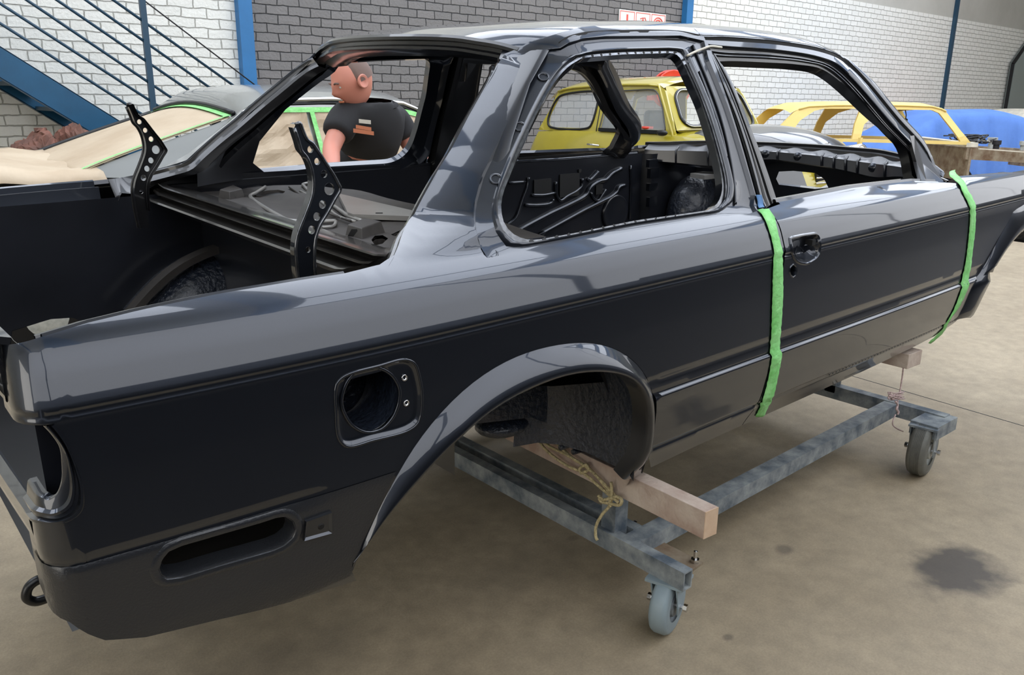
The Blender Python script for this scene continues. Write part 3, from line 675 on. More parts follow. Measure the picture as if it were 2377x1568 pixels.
# wheel arch flare
PLAIN = True; n_ = 90; AI = [tuple(p) for p in resample(cr(arch_in, 6), n_)]; AO = [tuple(p) for p in resample(cr(arch_out, 6), n_)]
AI = [tuple(p) for p in np.array(AI)]
def arch_row(t, d): return [W_(ins(p, d*1.)) for p in lerp2(AO, AI, t)]
rows = []
for t, d in ((-.02, .002), (.03, -.0003), (.10, -.004), (.3, -.015), (.55, -.026), (.75, -.032), (.88, -.0335), (.96, -.031), (1.0, -.025), (1.01, -.016), (1.02, 0), (1.03, .02)):
    fade = [min(1, (i+2)/26.) * min(1, (n_-1-i+6)/14.) for i in range(n_)]
    rows.append([W_(ins(p, d*f if d < 0 else d)) for p, f in zip(lerp2(AO, AI, t), fade)])
MB().grid(rows).out('wheel_arch_flare', 'paint', car, smooth=True)
PLAIN = False
# lamp opening at the rear corner
LO = [tuple(p) for p in cr(lamp_out[:8], 6)]+[(-1.06, .616)]; LI = [tuple(p) for p in cr(lamp_in[:8], 6)]+[(-1.06, .668)]
LO = [tuple(p) for p in resample(LO, 60)]; LI = [tuple(p) for p in resample(LI, 60)]
loft_uz('lamp_aperture', 'paint', car, [(lerp2(LO, LI, t), d) for t, d in ((0, 0), (.06, -.003), (.16, -.003), (.22, .003), (.34, .004), (.4, .0), (.5, .0), (.58, .006), (.8, .008), (.95, .010), (1, .013), (1, .022))])
# sill and door, front wing
sill_o = [(.72, .300), (1.0, .302), (1.4, .305), (1.75, .315), (1.9, .325), (2.0, .352), (2.03, .374), (1.95, .374), (.72, .374)]
panel('sill_panel', 'paint', car, sill_o, lines=[[(.7, .370), (2.1, .370)], [(.7, .366), (2.1, .366)]], h=.02)
H_ = tr('F', (765,110), (850,92), (935,80), (953,92), (958,130), (960,175), (952,205), (935,230), (900,252), (870,262), (835,258), (808,245), (792,222), (780,180))
hnd = uzs(H_); lock = uzs(tr('F', (782,282), (800,300), (804,325), (795,350), (780,362), (766,350), (758,325), (763,300)))
dl = [ZCR+k for k in (-.014, -.009, -.0045, 0, .0045, .009, .014, .03)]+[ZTR+k for k in (-.004, -.001, .0025, .006, .009, .03, .037, .044)]+[[(.7, .380), (2, .380)], [(.7, .384), (2, .384)]]
DOOR_O = [(.721, .378), (1.70, .378), (1.90, .378), (1.905, .45), (1.912, .55), (1.893, .69), (1.876, .77), (1.868, .85), (1.858, .879), (1.75, .891), (1.6, .899), (1.2, .907), (.80, .903), (.721, .898)]
door = panel('door', 'paint', car, DOOR_O, holes=[hnd, lock], lines=dl, h=.016)
hb = [tuple(p) for p in resample(hnd, 60, True)]
loft_uz('door_handle_recess', 'paint', door, [(inset(hb, -.009), -.0005), (inset(hb, -.006), -.004), (inset(hb, -.003), -.004), (hb, -.001), (inset(hb, .001), .004), (inset(hb, .006), .014), (inset(hb, .014), .024), (inset(hb, .024), .028), (scaleabout(hb, .02), .028)], closed=True)
q = uz(*tr('F', (915,122))[0], hnd[3]); c = W_(ins(q, .006)); MB().bar(c-MC @ np.array((.008, 0, 0)), c+MC @ np.array((.008, 0, 0)), .02, .014, (0, 0, 1)).out('latch_slot', 'seam', door)
lk = [tuple(p) for p in resample(lock, 40, True)]
loft_uz('lock_hole_rim', 'paint', door, [(inset(lk, -.004), 0), (inset(lk, -.002), -.002), (lk, -.001), (inset(lk, .002), .006), (inset(lk, .002), .02)], closed=True)
MB().poly([W_(ins(p, .018)) for p in lk]).out('lock_hole', 'seam', door)
# front wing with its arch
fw_in = [(2.075, .37), (2.10, .41), (2.125, .47), (2.165, .54), (2.20, .585), (2.26, .645), (2.34, .70), (2.45, .742), (2.56, .752), (2.67, .742), (2.78, .70), (2.86, .64), (2.92, .55)]
fw_in = uzs([(2241,735), (2267,690), (2290,640), (2316,589), (2336,563), (2357,540), (2377,522)])+[(2.50, .735), (2.60, .742), (2.70, .73), (2.80, .69), (2.88, .62), (2.92, .55)]
fw_out = uzs([(2215,745), (2236,712), (2256,668), (2280,625), (2300,590), (2322,548), (2338,520), (2352,492)])
wt_ = uzs([(2224,409),(2280,404),(2332,400)])
fo_ = [(1.908, .378), (1.96, .378)]+fw_out+[(2.40, .765), (2.56, .79), (2.72, .775), (2.86, .72), (2.97, .60), (2.98, .50), (3.25, .50), (3.28, .60), (3.28, .80), (3.2, .82), (2.9, .85), (2.6, .868)]+[tuple(p) for p in wt_[::-1]]+[(1.866, .879), (1.875, .85), (1.883, .77), (1.900, .69), (1.919, .55), (1.912, .45)]
panel('front_wing', 'paint', car, fo_, lines=[ZCR+k for k in (-.009, -.0045, 0, .0045, .009)]+[[(1.95, ZTR+k), (2.13, ZTR+k)] for k in (-.002, 0, .004)], h=.022, fl_d=.02)
n_ = 60; FI = [tuple(p) for p in resample(cr(fw_in, 5), n_)]; FO = [tuple(p) for p in resample(cr(fw_out+[(2.40, .765), (2.56, .79), (2.72, .775), (2.86, .72), (2.97, .60)], 5), n_)]
MB().grid([[W_(ins(p, d)) for p in lerp2(FO, FI, t)] for t, d in ((-.02, .002), (.06, -.002), (.25, -.010), (.6, -.018), (.9, -.022), (1, -.018), (1.02, 0), (1.03, .03))]).out('front_arch_flare', 'paint', car, smooth=True)
MB().grid([[W_(ins(p, d)) for p in FI] for d in (.0, .10, .25)]).out('front_wheel_housing', 'tub', car, smooth=True)
# door window frame
D0 = tr('C', (590,1420), (480,1060), (395,800), (305,580), (215,370), (165,272), (300,277), (700,307), (1000,362), (1110,410), (1240,520), (1500,830), (1700,1055), (1852,1240))
D1 = tr('C', (600,1415), (492,1050), (410,800), (322,580), (240,400), (200,305), (310,318), (700,347), (960,392), (1090,445), (1215,560), (1470,860), (1680,1090), (1840,1240))
D2 = tr('C', (660,1385), (550,1050), (465,810), (380,590), (290,410), (255,350), (330,360), (640,375), (900,405), (1050,450), (1180,560), (1420,840), (1640,1080), (1775,1240))
D3 = tr('C', (712,1355), (612,1060), (522,830), (432,600), (350,440), (316,394), (400,392), (620,402), (850,418), (1010,448), (1110,510), (1350,735), (1590,985), (1690,1240))
d_o, d_1, d_2, d_3 = uzs(D0), uzs(D1), uzs(D2), uzs(D3)
def lm(L, n=6): return [tuple(p) for p in cr(L[:6], n)[:-1]]+[tuple(p) for p in cr(L[5:], n)]
d_o, d_1, d_2, d_3 = lm(d_o), lm(d_1), lm(d_2), lm(d_3)
wf = loft_uz('window_frame_outer', 'paint', door, [(d_o, .010), (d_o, .002), (lerp2(d_o, d_1, .1), .0), (lerp2(d_o, d_1, .9), .0), (d_1, .003), (d_1, .012)])
loft_uz('window_frame_channel', 'rubber', door, [(d_1, .009), (lerp2(d_1, d_2, .1), .012), (lerp2(d_1, d_2, .5), .013), (lerp2(d_1, d_2, .56), .009), (lerp2(d_1, d_2, .7), .009), (lerp2(d_1, d_2, .76), .016), (lerp2(d_1, d_2, 1), .016), (lerp2(d_2, d_3, .04), .011), (lerp2(d_2, d_3, .25), .011), (lerp2(d_2, d_3, .3), .018), (d_3, .020), (d_3, .05)])
# mirror triangle plate at the front of the door glass
tp = [uz(*p, (1.7, .95)) for p in tr('K', (350,100), (430,120), (560,400), (700,620), (905,935), (570,950), (470,560), (300,160))]
MB().prism([W_(ins(p, .004)) for p in tp], MC @ np.array((0, .006, 0))).out('mirror_triangle_plate', 'paint', door)
tp2 = [uz(*p, (1.7, .95)) for p in tr('K', (270,130), (350,115), (480,500), (575,940), (480,945), (390,600))]
MB().prism([W_(ins(p, -.001)) for p in tp2], MC @ np.array((0, .012, 0))).out('glass_run_channel', 'rubber', door)
for p in tr('K', (530,470), (715,760)):
    q = uz(*p, (1.75, .95)); MB().lathe(W_(ins(q, .0035)), MC @ nrm(*q), [(0, .0012), (.007, .0012), (.009, 0)], 12).out('plate_hole', 'seam', door)
# belt rail strip along the top of the door skin
bl = [(x, .909-.0*(x)) for x in np.linspace(.78, 1.62, 30)]; bl = [(x, float(np.interp(x, [.8, 1.2, 1.6, 1.86], [.903, .907, .899, .880]))) for x in np.linspace(.80, 1.73, 30)]
MB().grid([[W_(SS(x, z)+np.array((0, dy, dz))) for x, z in bl] for dy, dz in ((0, 0), (.006, .004), (.012, .003), (.016, .010), (.03, .010), (.034, -.02), (.034, -.06))]).out('belt_rail', 'paint', door, smooth='auto')
# gutter (dark gap between roof and frames)
gut = uzs(tr('B', (1540,322), (1600,285), (1700,255), (1850,240), (2367,238))+tr('C', (170,268), (300,268), (700,298), (1000,350), (1120,400), (1250,520), (1510,830), (1700,1050), (1860,1240)))
gl_ = [tuple(p) for p in cr(gut, 5)]
loft_uz('drip_gutter', 'seam', car, [([(a-0, b+.009) for a, b in gl_], -.001), ([(a, b+.004) for a, b in gl_], .004), ([(a, b-.002) for a, b in gl_], .010), ([(a-.004, b-.012) for a, b in gl_], .012)])
# body strip between gutter and roof above the door
xs_ = np.linspace(.69, 1.41, 40); gx_ = [p[0] for p in gl_ if p[0] > .5]; gz_ = [p[1] for p in gl_ if p[0] > .5]; o_ = np.argsort(gx_); gzf = lambda x: float(np.interp(x, np.array(gx_)[o_], np.array(gz_)[o_]))
for mir_ in (1, -1):
    MIR = mir_; loft_uz('roof_side_rail', 'paint', car, [([(x, (gzf(x)+.006)*(1-t)+(TOPZ(x)+.0)*t) for x in xs_], d) for t, d in ((0, .006), (0, 0), (.25, 0), (.5, 0), (.75, 0), (1, 0))])
MIR = 1
# roof skin
def roof_pt(t, s):
    """t rear->front, s -1 (right) .. 1 (left)"""
    a = abs(s)
    xr = .045+.085*a**2
    xf = 1.50-.11*a**2
    x = xr+(xf-xr)*t
    ze = TOPZ(min(max(x, .1), 1.42)); zc = float(np.interp(x, [.03, .15, .33, .65, 1.05, 1.32, 1.52], [1.306, 1.326, 1.347, 1.363, 1.366, 1.354, 1.322]))
    Y = .738-.40*(ze-.905)-.25*(ze-.905)**2-GT(x); 
    if x < .249: Y -= .115*(1-max(0, (x-.099)/.15))**2
    Y -= .014; z = zc-(zc-ze)*(.42*a**2+.58*a**9)
    return np.array((x, s*Y, z))
ss = [math.sin(q) for q in np.linspace(-PI/2, PI/2, 45)]; ss = [math.copysign(abs(v)**.9, v) for v in ss]
MB().grid([[W_(roof_pt(t, s)) for s in ss] for t in np.linspace(0, 1, 50)]).out('roof_panel', 'paint', car, smooth=True)
# rear window surround: header
def hdr(s, k):
    p = roof_pt(0, s); return p+np.array(k)
rows = [[W_(hdr(s, k)) for s in ss] for k in ((0, 0, 0), (-.006, 0, -.006), (-.006, 0, -.013), (.004, 0, -.016), (.004, 0, -.024), (-.004, 0, -.028), (-.004, 0, -.034), (.03, 0, -.038))]
MB().grid(rows).out('rear_window_header', 'rubber', car, smooth='auto')
MB().grid([[W_(hdr(s*.97, k)) for s in ss] for k in ((.02, 0, -.036), (.05, 0, -.05), (.10, 0, -.045), (.14, 0, -.02))]).out('header_inner_rail', 'paint_in', car, smooth=True)
# rear window side rails, both sides
xbz = [(b, a) for a, b in _xb]
for sgn, mm in ((1, 0), (-1, 1)):
    e = [SS(b+.001, a) for a, b in _xb]; e = [p*np.array((1, sgn, 1)) for p in resample(cr(e, 4), 50)]
    rows = [[W_(p+np.array((k[0], sgn*k[1], k[2]))) for p in e] for k in ((0, 0, 0), (.0, .006, -.004), (.004, .010, -.012), (.004, .022, -.018), (.0, .026, -.018), (.0, .036, -.024), (.02, .040, -.03), (.03, .044, -.03))]
    MB().grid(rows).out('rear_window_rail', 'rubber', car, smooth='auto')
# A pillar, both sides
gz = [p for p in gl_ if p[0] > 1.36]; gz = [tuple(p) for p in resample(gz, 30)]
for sgn in (1, -1):
    o_ = [SS(a, b+.008) for a, b in gz]
    rows = []
    for k in ((0, 0, 0), (.012, .002, .012), (.022, .012, .019), (.03, .035, .022), (.024, .05, .014), (.0, .052, -.004), (-.045, .045, -.03)):
        rows.append([W_((p+np.array(k)*np.array((1, 1, 1 if k[2] < 0 else min(1, i/9.))))*np.array((1, sgn, 1))) for i, p in enumerate(o_)])
    MB().grid(rows).out('windscreen_pillar', 'paint', car, smooth='auto')
MB().grid([[W_(roof_pt(1, s*.955)+np.array(k)) for s in ss] for k in ((0, 0, 0), (.012, 0, -.012), (.0, 0, -.022), (-.05, 0, -.04), (-.11, 0, -.03))]).out('windscreen_header', 'rubber', car, smooth='auto')
# ------------------------------------------------------------------ far side of the shell
MIR = -1
fe = [p for p in fender_edge[2:]]
tq = [(-.80, .44), (-.50, .44), (-.46, .60), (-.48, .63), (-.70, .645), (-.82, .62)]   # open bay low in the far rear quarter
_o = lambda pts, y: [tuple(on(u, v, (0, 1, 0), y)[[0, 2]]) for u, v in pts]
tq = _o(tr('D', (80,735), (350,655), (500,645), (545,665), (580,690), (640,800), (300,900), (60,900)), .80)
panel('quarter_panel', 'paint', car, [(-.98, .45), (-.98, .885)]+fe+[(b, a) for a, b in _xb[1:]]+[(x, TOPZ(x)) for x in (.15, .2, .32, .5)]+[(.703, 1.337), (.711, .93), (.716, .90), (.716, .30), (.34, .29)]+arch_out[-4::-1]+[(-.6, .37), (-.9, .42)], holes=[q_out, [tuple(p) for p in tq]], lines=[ZCR, ZCR+.0045, ZCR-.0045], h=.03, mirror=True)
loft_uz('quarter_window_recess', 'paint', car, [(lerp2(QO2, QI2, t), d) for t, d in ((0, 0), (.06, .008), (.62, .009), (.76, .003), (.86, .013), (1, .013), (1.0, .04), (.6, .06), (.2, .05))], closed=True)
doorL = panel('door', 'paint', car, DOOR_O, lines=[ZCR], h=.04, mirror=True)
loft_uz('window_frame_outer', 'rubber', doorL, [(d_o, .010), (d_o, .0), (d_1, .0), (d_1, .010), (d_2, .013), (d_3, .02), (d_3, .045), (d_2, .06), (d_1, .06)])
panel('sill_panel', 'paint', car, sill_o, h=.05, mirror=True)
panel('front_wing', 'paint', car, fo_, lines=[ZCR], h=.04, mirror=True)
MIR = 1
# inner side structure, both sides: stamped inner quarter, door inner panel, posts
def OL(pts, y): return [on(u, v, (0, 1, 0), y) for u, v in pts]
def inner_plane(name, m, parent, pts, y, holes=(), th=.01, **kw):
    sg = 1 if y > 0 else -1
    return panel(name, m, parent, pts, holes=holes, h=.06, F=lambda u, v: np.array((u, y, v)), fl_d=0, **kw)
for sg in (1, -1):
    A_ = [(-.30, .62), (-.30, .90), (-.20, .905), (.0, .90), (.70, .89), (.70, .33), (.28, .33), (.26, .45), (.20, .56), (.10, .63), (-.05, .66), (-.18, .66)]
    inner_plane('inner_quarter_panel', 'paint_in', car, A_, sg*.69)
    MB().grid([[W_((x, sg*y, z)) for x in (-.28, .2, .70)] for y, z in ((.688, .880), (.695, .890), (.712, .890), (.722, .880))]).out('inner_belt_ledge', 'paint_in', car)
    # inner B post
    rows = []
    for z, xa, xb_ in ((.34, .70, .86), (.90, .70, .87), (1.05, .695, .86), (1.2, .69, .83), (1.29, .68, .81)):
        xb_ -= 0 if sg > 0 else .085
        yy = float(.738-.40*(max(z, .905)-.905)-.25*(max(z, .905)-.905)**2)-.05
        rows.append([W_((x, sg*(yy-k), z)) for x, k in ((xa, -.02), (xa+.01, .012), (xa+.03, .018), (xb_-.03, .018), (xb_-.01, .012), (xb_, -.02))])
    MB().grid(rows).out('inner_centre_pillar', 'rubber', car, smooth='auto')
    # cant rail under the roof edge
    MB().grid([[W_((x, sg*(.53-k[0]-(.03 if x < .24 or x > 1.3 else 0)), TOPZ(x)-k[1])) for x in np.linspace(.16, 1.38, 24)] for k in ((0, .03), (.0, .06), (.03, .065), (.05, .03), (.05, .01))]).out('cant_rail', 'rubber', car, smooth='auto')
    # hinge post and foot well side
    MB().grid([[W_((x, sg*y, z)) for z in (.32, .6, .86)] for x, y in ((1.93, .73), (1.93, .70), (1.96, .66), (2.10, .64), (2.4, .62))]).out('inner_front_pillar', 'paint_in', car, smooth='auto')
MB().lathe(W_((1.25, .655, 1.262)), (1, 0, 0), [(0.001, 0)], 3)
# far inner rear pillar: broad dark web behind the quarter window
rows = []
for z, x0_, x1_ in ((.88, -.22, .06), (.93, -.22, .0), (1.0, -.17, .015), (1.1, -.07, .09), (1.2, .05, .18), (1.27, .12, .27)):
    y = float(.738-.40*(max(z, .905)-.905)-.25*(max(z, .905)-.905)**2)
    rows.append([np.array((x0_+(x1_-x0_)*t, y-(.10*(1-t)**2+.035), z)) for t in np.linspace(0, 1, 8)])
for sg in (1, -1): MB().grid([[W_((p-np.array((.10*i/7 if sg < 0 else 0, 0, 0)))*np.array((1, sg, 1))) for i, p in enumerate(r)] for r in rows]).out('inner_rear_pillar', 'paint_in', car, smooth=True)
# door inner panel with its stamped ribs (far side), plain one near side
for sg in (1, -1):
    A_ = [(.76, .37), (.76, .865), (1.0, .87), (1.93, .862), (1.93, .37)]
    dpn = inner_plane('door_inner_panel', 'paint_in', doorL if sg > 0 else door, A_, sg*.70)
yr = .695
def ribtube(k, pts, r=.007, m='paint', par=None, y=yr):
    P = cr(OL(tr(k, *pts), y), 4); return MB().tube([W_(p) for p in P], r, 8, flat=1., fdir=None).out('pressed_rib', m, par or dpnL, smooth=True)
dpnL = [o for o in car.children_recursive if o.name.startswith('door_inner_panel')][0]
MB().tube([W_(p) for p in OL(tr('J', (385,302), (800,278), (1200,245), (1475,222)), .71)], .011, 8).out('door_top_rail', 'paint', doorL, smooth=True)
MB().bar(*[W_(p) for p in OL(tr('J', (385,270), (1475,205)), .72)], .03, .012).out('door_top_channel', 'rubber', doorL)
for k, pts, r in (('J', [(345,955),(500,870),(700,765),(900,670),(1020,600),(1060,530),(1140,475),(1200,460),(1260,400),(1340,360)], .011),
    ('J', [(590,965),(800,850),(1000,740),(1180,650),(1250,615),(1300,570),(1320,530),(1380,510)], .010),
    ('J', [(495,440),(492,500),(450,620),(400,770),(370,820),(290,880)], .007), ('J', [(525,600),(640,600),(740,580)], .007), ('J', [(465,690),(600,692),(700,672),(722,640)], .007),
    ('J', [(745,480),(745,560),(765,630),(790,650),(850,610),(940,560),(985,510),(985,450)], .007), ('J', [(1035,450),(1050,465),(1100,420),(1130,385)], .008),
    ('J', [(1065,580),(1090,630),(1130,650),(1160,610),(1200,550)], .006), ('J', [(1425,330),(1430,500),(1415,820)], .006), ('J', [(320,490),(470,480)], .005)):
    ribtube(k, pts, r)
for k, c, a, b in (('J', (625,530), .05, .035), ('J', (1140,545), .022, .024), ('J', (965,380), .008, .008), ('J', (870,510), .06, .05)):
    p = OL(tr(k, c), yr)[0]; MB().bar(W_(p+np.array((-a, 0, 0))), W_(p+np.array((a, 0, 0))), .004, 2*b).out('access_hole', 'seam', dpnL)
p = OL(tr('J', (1290,760)), .69)[0]; MB().lathe(W_(p), MC @ np.array((0, -1, 0)), [(.085, -.006), (.083, .004), (.075, .006), (.06, .002), (0, -.002)], 32).out('speaker_dish', 'paint_in', dpnL, smooth=True)
# floor pan, tunnel, bulkheads
def carbox(name, m, parent, c, d, **kw):
    return MB().box((0, 0, 0), d, mtx=MC).out(name, m, parent, **kw) if False else put(name, [W_((c[0]+i*d[0]/2, c[1]+j*d[1]/2, c[2]+k*d[2]/2)) for i, j, k in ((-1,-1,-1),(1,-1,-1),(1,1,-1),(-1,1,-1),(-1,-1,1),(1,-1,1),(1,1,1),(-1,1,1))], [(0,3,2,1),(4,5,6,7),(0,1,5,4),(1,2,6,5),(2,3,7,6),(3,0,4,7)], m, parent, smooth=False, **kw)
fp = [[W_((x, y, z)) for x in np.linspace(.28, 2.05, 12)] for y, z in ((-.74, .345), (-.62, .33), (-.16, .33), (-.12, .44), (-.06, .50), (.06, .50), (.12, .44), (.16, .33), (.62, .33), (.74, .345))]
MB().grid(fp).out('floor_pan', 'paint_in', car, smooth='auto')
MB().grid([[W_((x, y, z)) for y in (-.69, 0, .69)] for x, z in ((.28, .33), (.27, .52), (.05, .56), (-.10, .60), (-.14, .84), (.02, .855))]).out('rear_seat_base', 'paint_in', car, smooth='auto')
# parcel shelf
zs_ = .858
ZP = lambda pts, z=zs_: [tuple(on(u, v, (0, 0, 1), z)[:2]) for u, v in pts]
holes = [ZP(tr('I', (985,410), (1020,385), (1100,368), (1200,362), (1262,376), (1240,402), (1150,414), (1030,420))), ZP(tr('I', (2048,850), (2080,815), (2150,808), (2200,835), (2150,875), (2080,890))), ZP(tr('I', (2225,790), (2260,760), (2330,742), (2320,800), (2250,808)))]
sh = panel('parcel_shelf', 'primer', car, [(-.32, -.63), (.05, -.66), (.16, -.60), (.20, 0), (.16, .60), (.05, .66), (-.32, .63)], holes=holes, h=.05, F=lambda u, v: np.array((u, v, zs_+.010*bump_(v-.33, .12)+.010*bump_(v+.33, .12)-.006*bump_(u+.10, .03))), fl_d=0)
for hl in holes: MB().grid([[W_((a, b, zs_-k)) for a, b in hl+[hl[0]]] for k in (-.002, .05)]).out('hole_collar', 'primer', sh, smooth=True)
def zrib(pts, r=.006, m='primer_hi', z=zs_+.006):
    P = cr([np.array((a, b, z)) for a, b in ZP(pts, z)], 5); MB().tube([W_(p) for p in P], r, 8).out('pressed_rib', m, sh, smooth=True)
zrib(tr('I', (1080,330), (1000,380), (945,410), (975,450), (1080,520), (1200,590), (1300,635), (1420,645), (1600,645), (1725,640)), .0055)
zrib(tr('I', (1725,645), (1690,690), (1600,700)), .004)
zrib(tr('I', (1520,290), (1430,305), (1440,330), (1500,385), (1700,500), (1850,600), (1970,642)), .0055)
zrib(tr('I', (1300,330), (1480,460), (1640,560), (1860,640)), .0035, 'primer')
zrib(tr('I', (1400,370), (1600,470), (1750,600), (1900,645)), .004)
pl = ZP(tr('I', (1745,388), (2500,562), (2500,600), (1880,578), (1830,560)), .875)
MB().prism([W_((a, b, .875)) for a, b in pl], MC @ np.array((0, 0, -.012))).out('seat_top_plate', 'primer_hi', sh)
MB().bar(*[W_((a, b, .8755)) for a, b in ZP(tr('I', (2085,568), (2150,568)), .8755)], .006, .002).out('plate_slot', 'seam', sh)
def bracket(pts_low, h_, hole):
    b0 = [np.array((*q, zs_)) for q in ZP(pts_low)]; mb = MB(); top = [p+np.array((.0, 0, h_)) for p in b0]; c = sum(top)/4; top = [c+(p-c)*.8 for p in top]
    mb.grid([[W_(p) for p in b0], [W_(p) for p in top]], closed=True).poly([W_(p) for p in top]); o = mb.out('seat_bracket', 'primer', sh, bevel=.003)
    hp = ZP(hole, zs_+h_*.4); return o
bracket(tr('I', (650,440), (760,470), (900,430), (800,385)), .028, [])
bracket(tr('I', (1800,800), (1960,850), (2180,760), (1990,720)), .032, [])
for pts in (tr('I', (735,440), (760,385), (790,385), (815,425)), tr('I', (1815,808), (1865,715), (1915,715), (1945,800))):
    p4_ = [on(u, v, (1, .35, 0), (np.array((1, .35, 0)) @ np.array((*ZP([pts[0]])[0], 0)))-.004) for u, v in pts]
    MB().poly([W_(p) for p in p4_]).out('bracket_hole', 'seam', sh)
# ribbed gutter panel between rear window and boot opening
gut_lines = [((235,300), (2240,900), .868), ((200,290), (2245,905), .872), ((112,303), (2195,962), .8875), ((104,316), (2190,975), .890), ((106,332), (2185,990), .886), ((112,352), (2150,1005), .868), ((100,360), (2110,1018), .866), ((75,366), (2075,1030), .868), ((60,374), (2060,1040), .870), ((50,388), (2035,1056), .864), ((52,402), (1980,1064), .848), ((40,412), (1900,1080), .846), ((24,430), (1800,1100), .850), ((18,446), (1760,1112), .846), ((20,470), (1700,1120), .80)]
rows = []
for a, b, z in gut_lines:
    A, B = [on(*p, (0, 0, 1), z) for p in tr('I', a, b)]; yy = (abs(A[1])+abs(B[1]))/2; xx = (A[0]+B[0])/2
    rows.append([W_((xx+(A[0]-xx)*y*.0, (A[1]*(y > 0)+abs(B[1])*(y <= 0))*y if True else yy*y, z+.006*max(0, abs(y)-.93)/.07)) for y in np.linspace(-1, 1, 31)])
MB().grid(rows).out('boot_gutter_panel', 'gutter', car, smooth='auto')
# corner gussets joining gutter and wings
for sg in (1, -1):
    e = [SS(*p)*np.array((1, sg, 1)) for p in resample(fender_edge[-2:]+[(_xb[1][1], _xb[1][0]), (_xb[2][1], _xb[2][0])], 16)]
    inn = [np.array((x, -sg*.655, z)) for x, z in resample([(-.435, .85), (-.425, .872), (-.40, .868), (-.36, .872), (-.325, .888)], 16)]
    MB().grid([[W_(p) for p in e], [W_(p*.35+q*.65+np.array((0, 0, -.012))) for p, q in zip(e, inn)], [W_(q) for q in inn]]).out('gutter_gusset', 'rubber', car, smooth='auto')
# boot side gutters
for sg in (1, -1):
    E_ = [SS(*p)*np.array((1, sg, 1)) for p in resample([(-.93, .886)]+fender_edge[2:7], 24)]
    MB().grid([[W_(p+np.array((0, sg*a, b))) for p in E_] for a, b in ((0, 0), (.004, .003), (.012, .0), (.014, -.016), (.045, -.020), (.05, -.012), (.058, -.012), (.062, -.05), (.07, -.09))]).out('boot_side_gutter', 'paint_in' if sg > 0 else 'paint', car, smooth='auto')
# boot tub
def yz(name, m, rows): return MB().grid([[W_(p) for p in r] for r in rows]).out(name, m, car, smooth='auto')
tq2 = [tuple(p) for p in _o(tr('D', (80,735), (350,655), (500,645), (545,665), (580,690), (640,800), (300,900), (60,900)), .66)]
wallp = [(-.95, .40), (-.95, .86), (-.46, .86), (-.30, .86), (-.20, .80), (-.20, .40)]
inner_plane('boot_side_wall', 'paint_in', car, wallp, .66, holes=[[p for p in tq2]])
inner_plane('boot_side_wall', 'paint_in', car, [(-.95, .45), (-.95, .86), (-.46, .87), (-.20, .80), (-.20, .68), (-.40, .64), (-.50, .56), (-.56, .45)], -.70, holes=[scaleabout(ring_r, 1.06)])
inner_plane('boot_floor_edge', 'paint_in', car, [(-.95, .395), (-.20, .395), (-.20, .41), (-.95, .41)], .655)
panel('boot_floor', 'black', car, [(-.95, -.70), (-.52, -.70), (-.50, -.46), (-.18, -.46), (-.18, .46), (-.50, .46), (-.52, .60), (-.95, .60)], h=.07, F=lambda u, v: np.array((u, v, .41)), fl_d=0)
yz('boot_front_bulkhead', 'paint_in', [[(-.20, -.66, z) for z in (.41, .6, .84)], [(-.205, 0, z) for z in (.41, .6, .84)], [(-.20, .66, z) for z in (.41, .6, .84)]])
# wheel houses: arched tubs seen in the boot and in the arch
TI = [tuple(p) for p in resample([p for p in arch_in if p[1] > (.50 if p[0] < -.13 else .30)], 60)]
def tubring(k, y, sg):
    out = []
    for a, b in TI: d = np.array((a+.13, b-.33)); L = np.linalg.norm(d); d = d*(L+k)/L; out.append(W_((-.13+d[0], sg*y, max(.33+d[1], .30))))
    return out
for sg in (1, -1):
    MB().grid([tubring(.004, .80, sg), tubring(.02, .775, sg), tubring(.03, .72, sg), tubring(.03, .62, sg), tubring(.01, .55, sg), tubring(-.03, .505, sg), tubring(-.10, .49, sg)]).out('wheel_house', 'tub', car, smooth=True)
    fl_ = TI; MB().grid([tubring(.035, .53, sg), tubring(.055, .53, sg), tubring(.055, .58, sg), tubring(.035, .58, sg)]).out('wheel_house_flange', 'primer' if sg > 0 else 'paint_in', car, smooth='auto')
# near wheel-house inner wall with cut-away lower edge, traced in the arch
iw = OL([(1098,985), (1150,930), (1250,880), (1400,858), (1500,900), (1512,1000), (1480,1110), (1453,1132), (1412,1128), (1385,1070), (1362,1022), (1300,995), (1235,970)], -.52)
inner_plane('wheel_house_wall', 'tub', car, [tuple(p[[0, 2]]) for p in iw], -.52)
fr = [[on(1455-a, 1128-b, (0, 1, 0), -.76+.03*k) for a, b in ((0, 0), (-30, 60), (-47, 130), (-48, 200), (-30, 250))] for k in (0, 3, 8)]
MB().grid([[W_(p) for p in r] for r in fr]).out('wheel_house_front', 'tub', car, smooth=True)
for pts in ([(1300,1100-60), (1390,1010), (1470,990)], [(1330,1050), (1400,1030), (1470,1015)], [(1462,880), (1470,960), (1462,1100)], [(1440,870), (1448,960), (1440,1110)]):
    P = OL(pts, -.53); MB().tube([W_(p) for p in cr(P, 5)], .008, 8).out('sealed_seam', 'tub', car, smooth=True)
c = on(1165, 985, (0, 1, 0), -.46); MB().ball(W_(c), (.075, .06, .028), 16).out('damper_mount', 'tub', car, smooth=True)
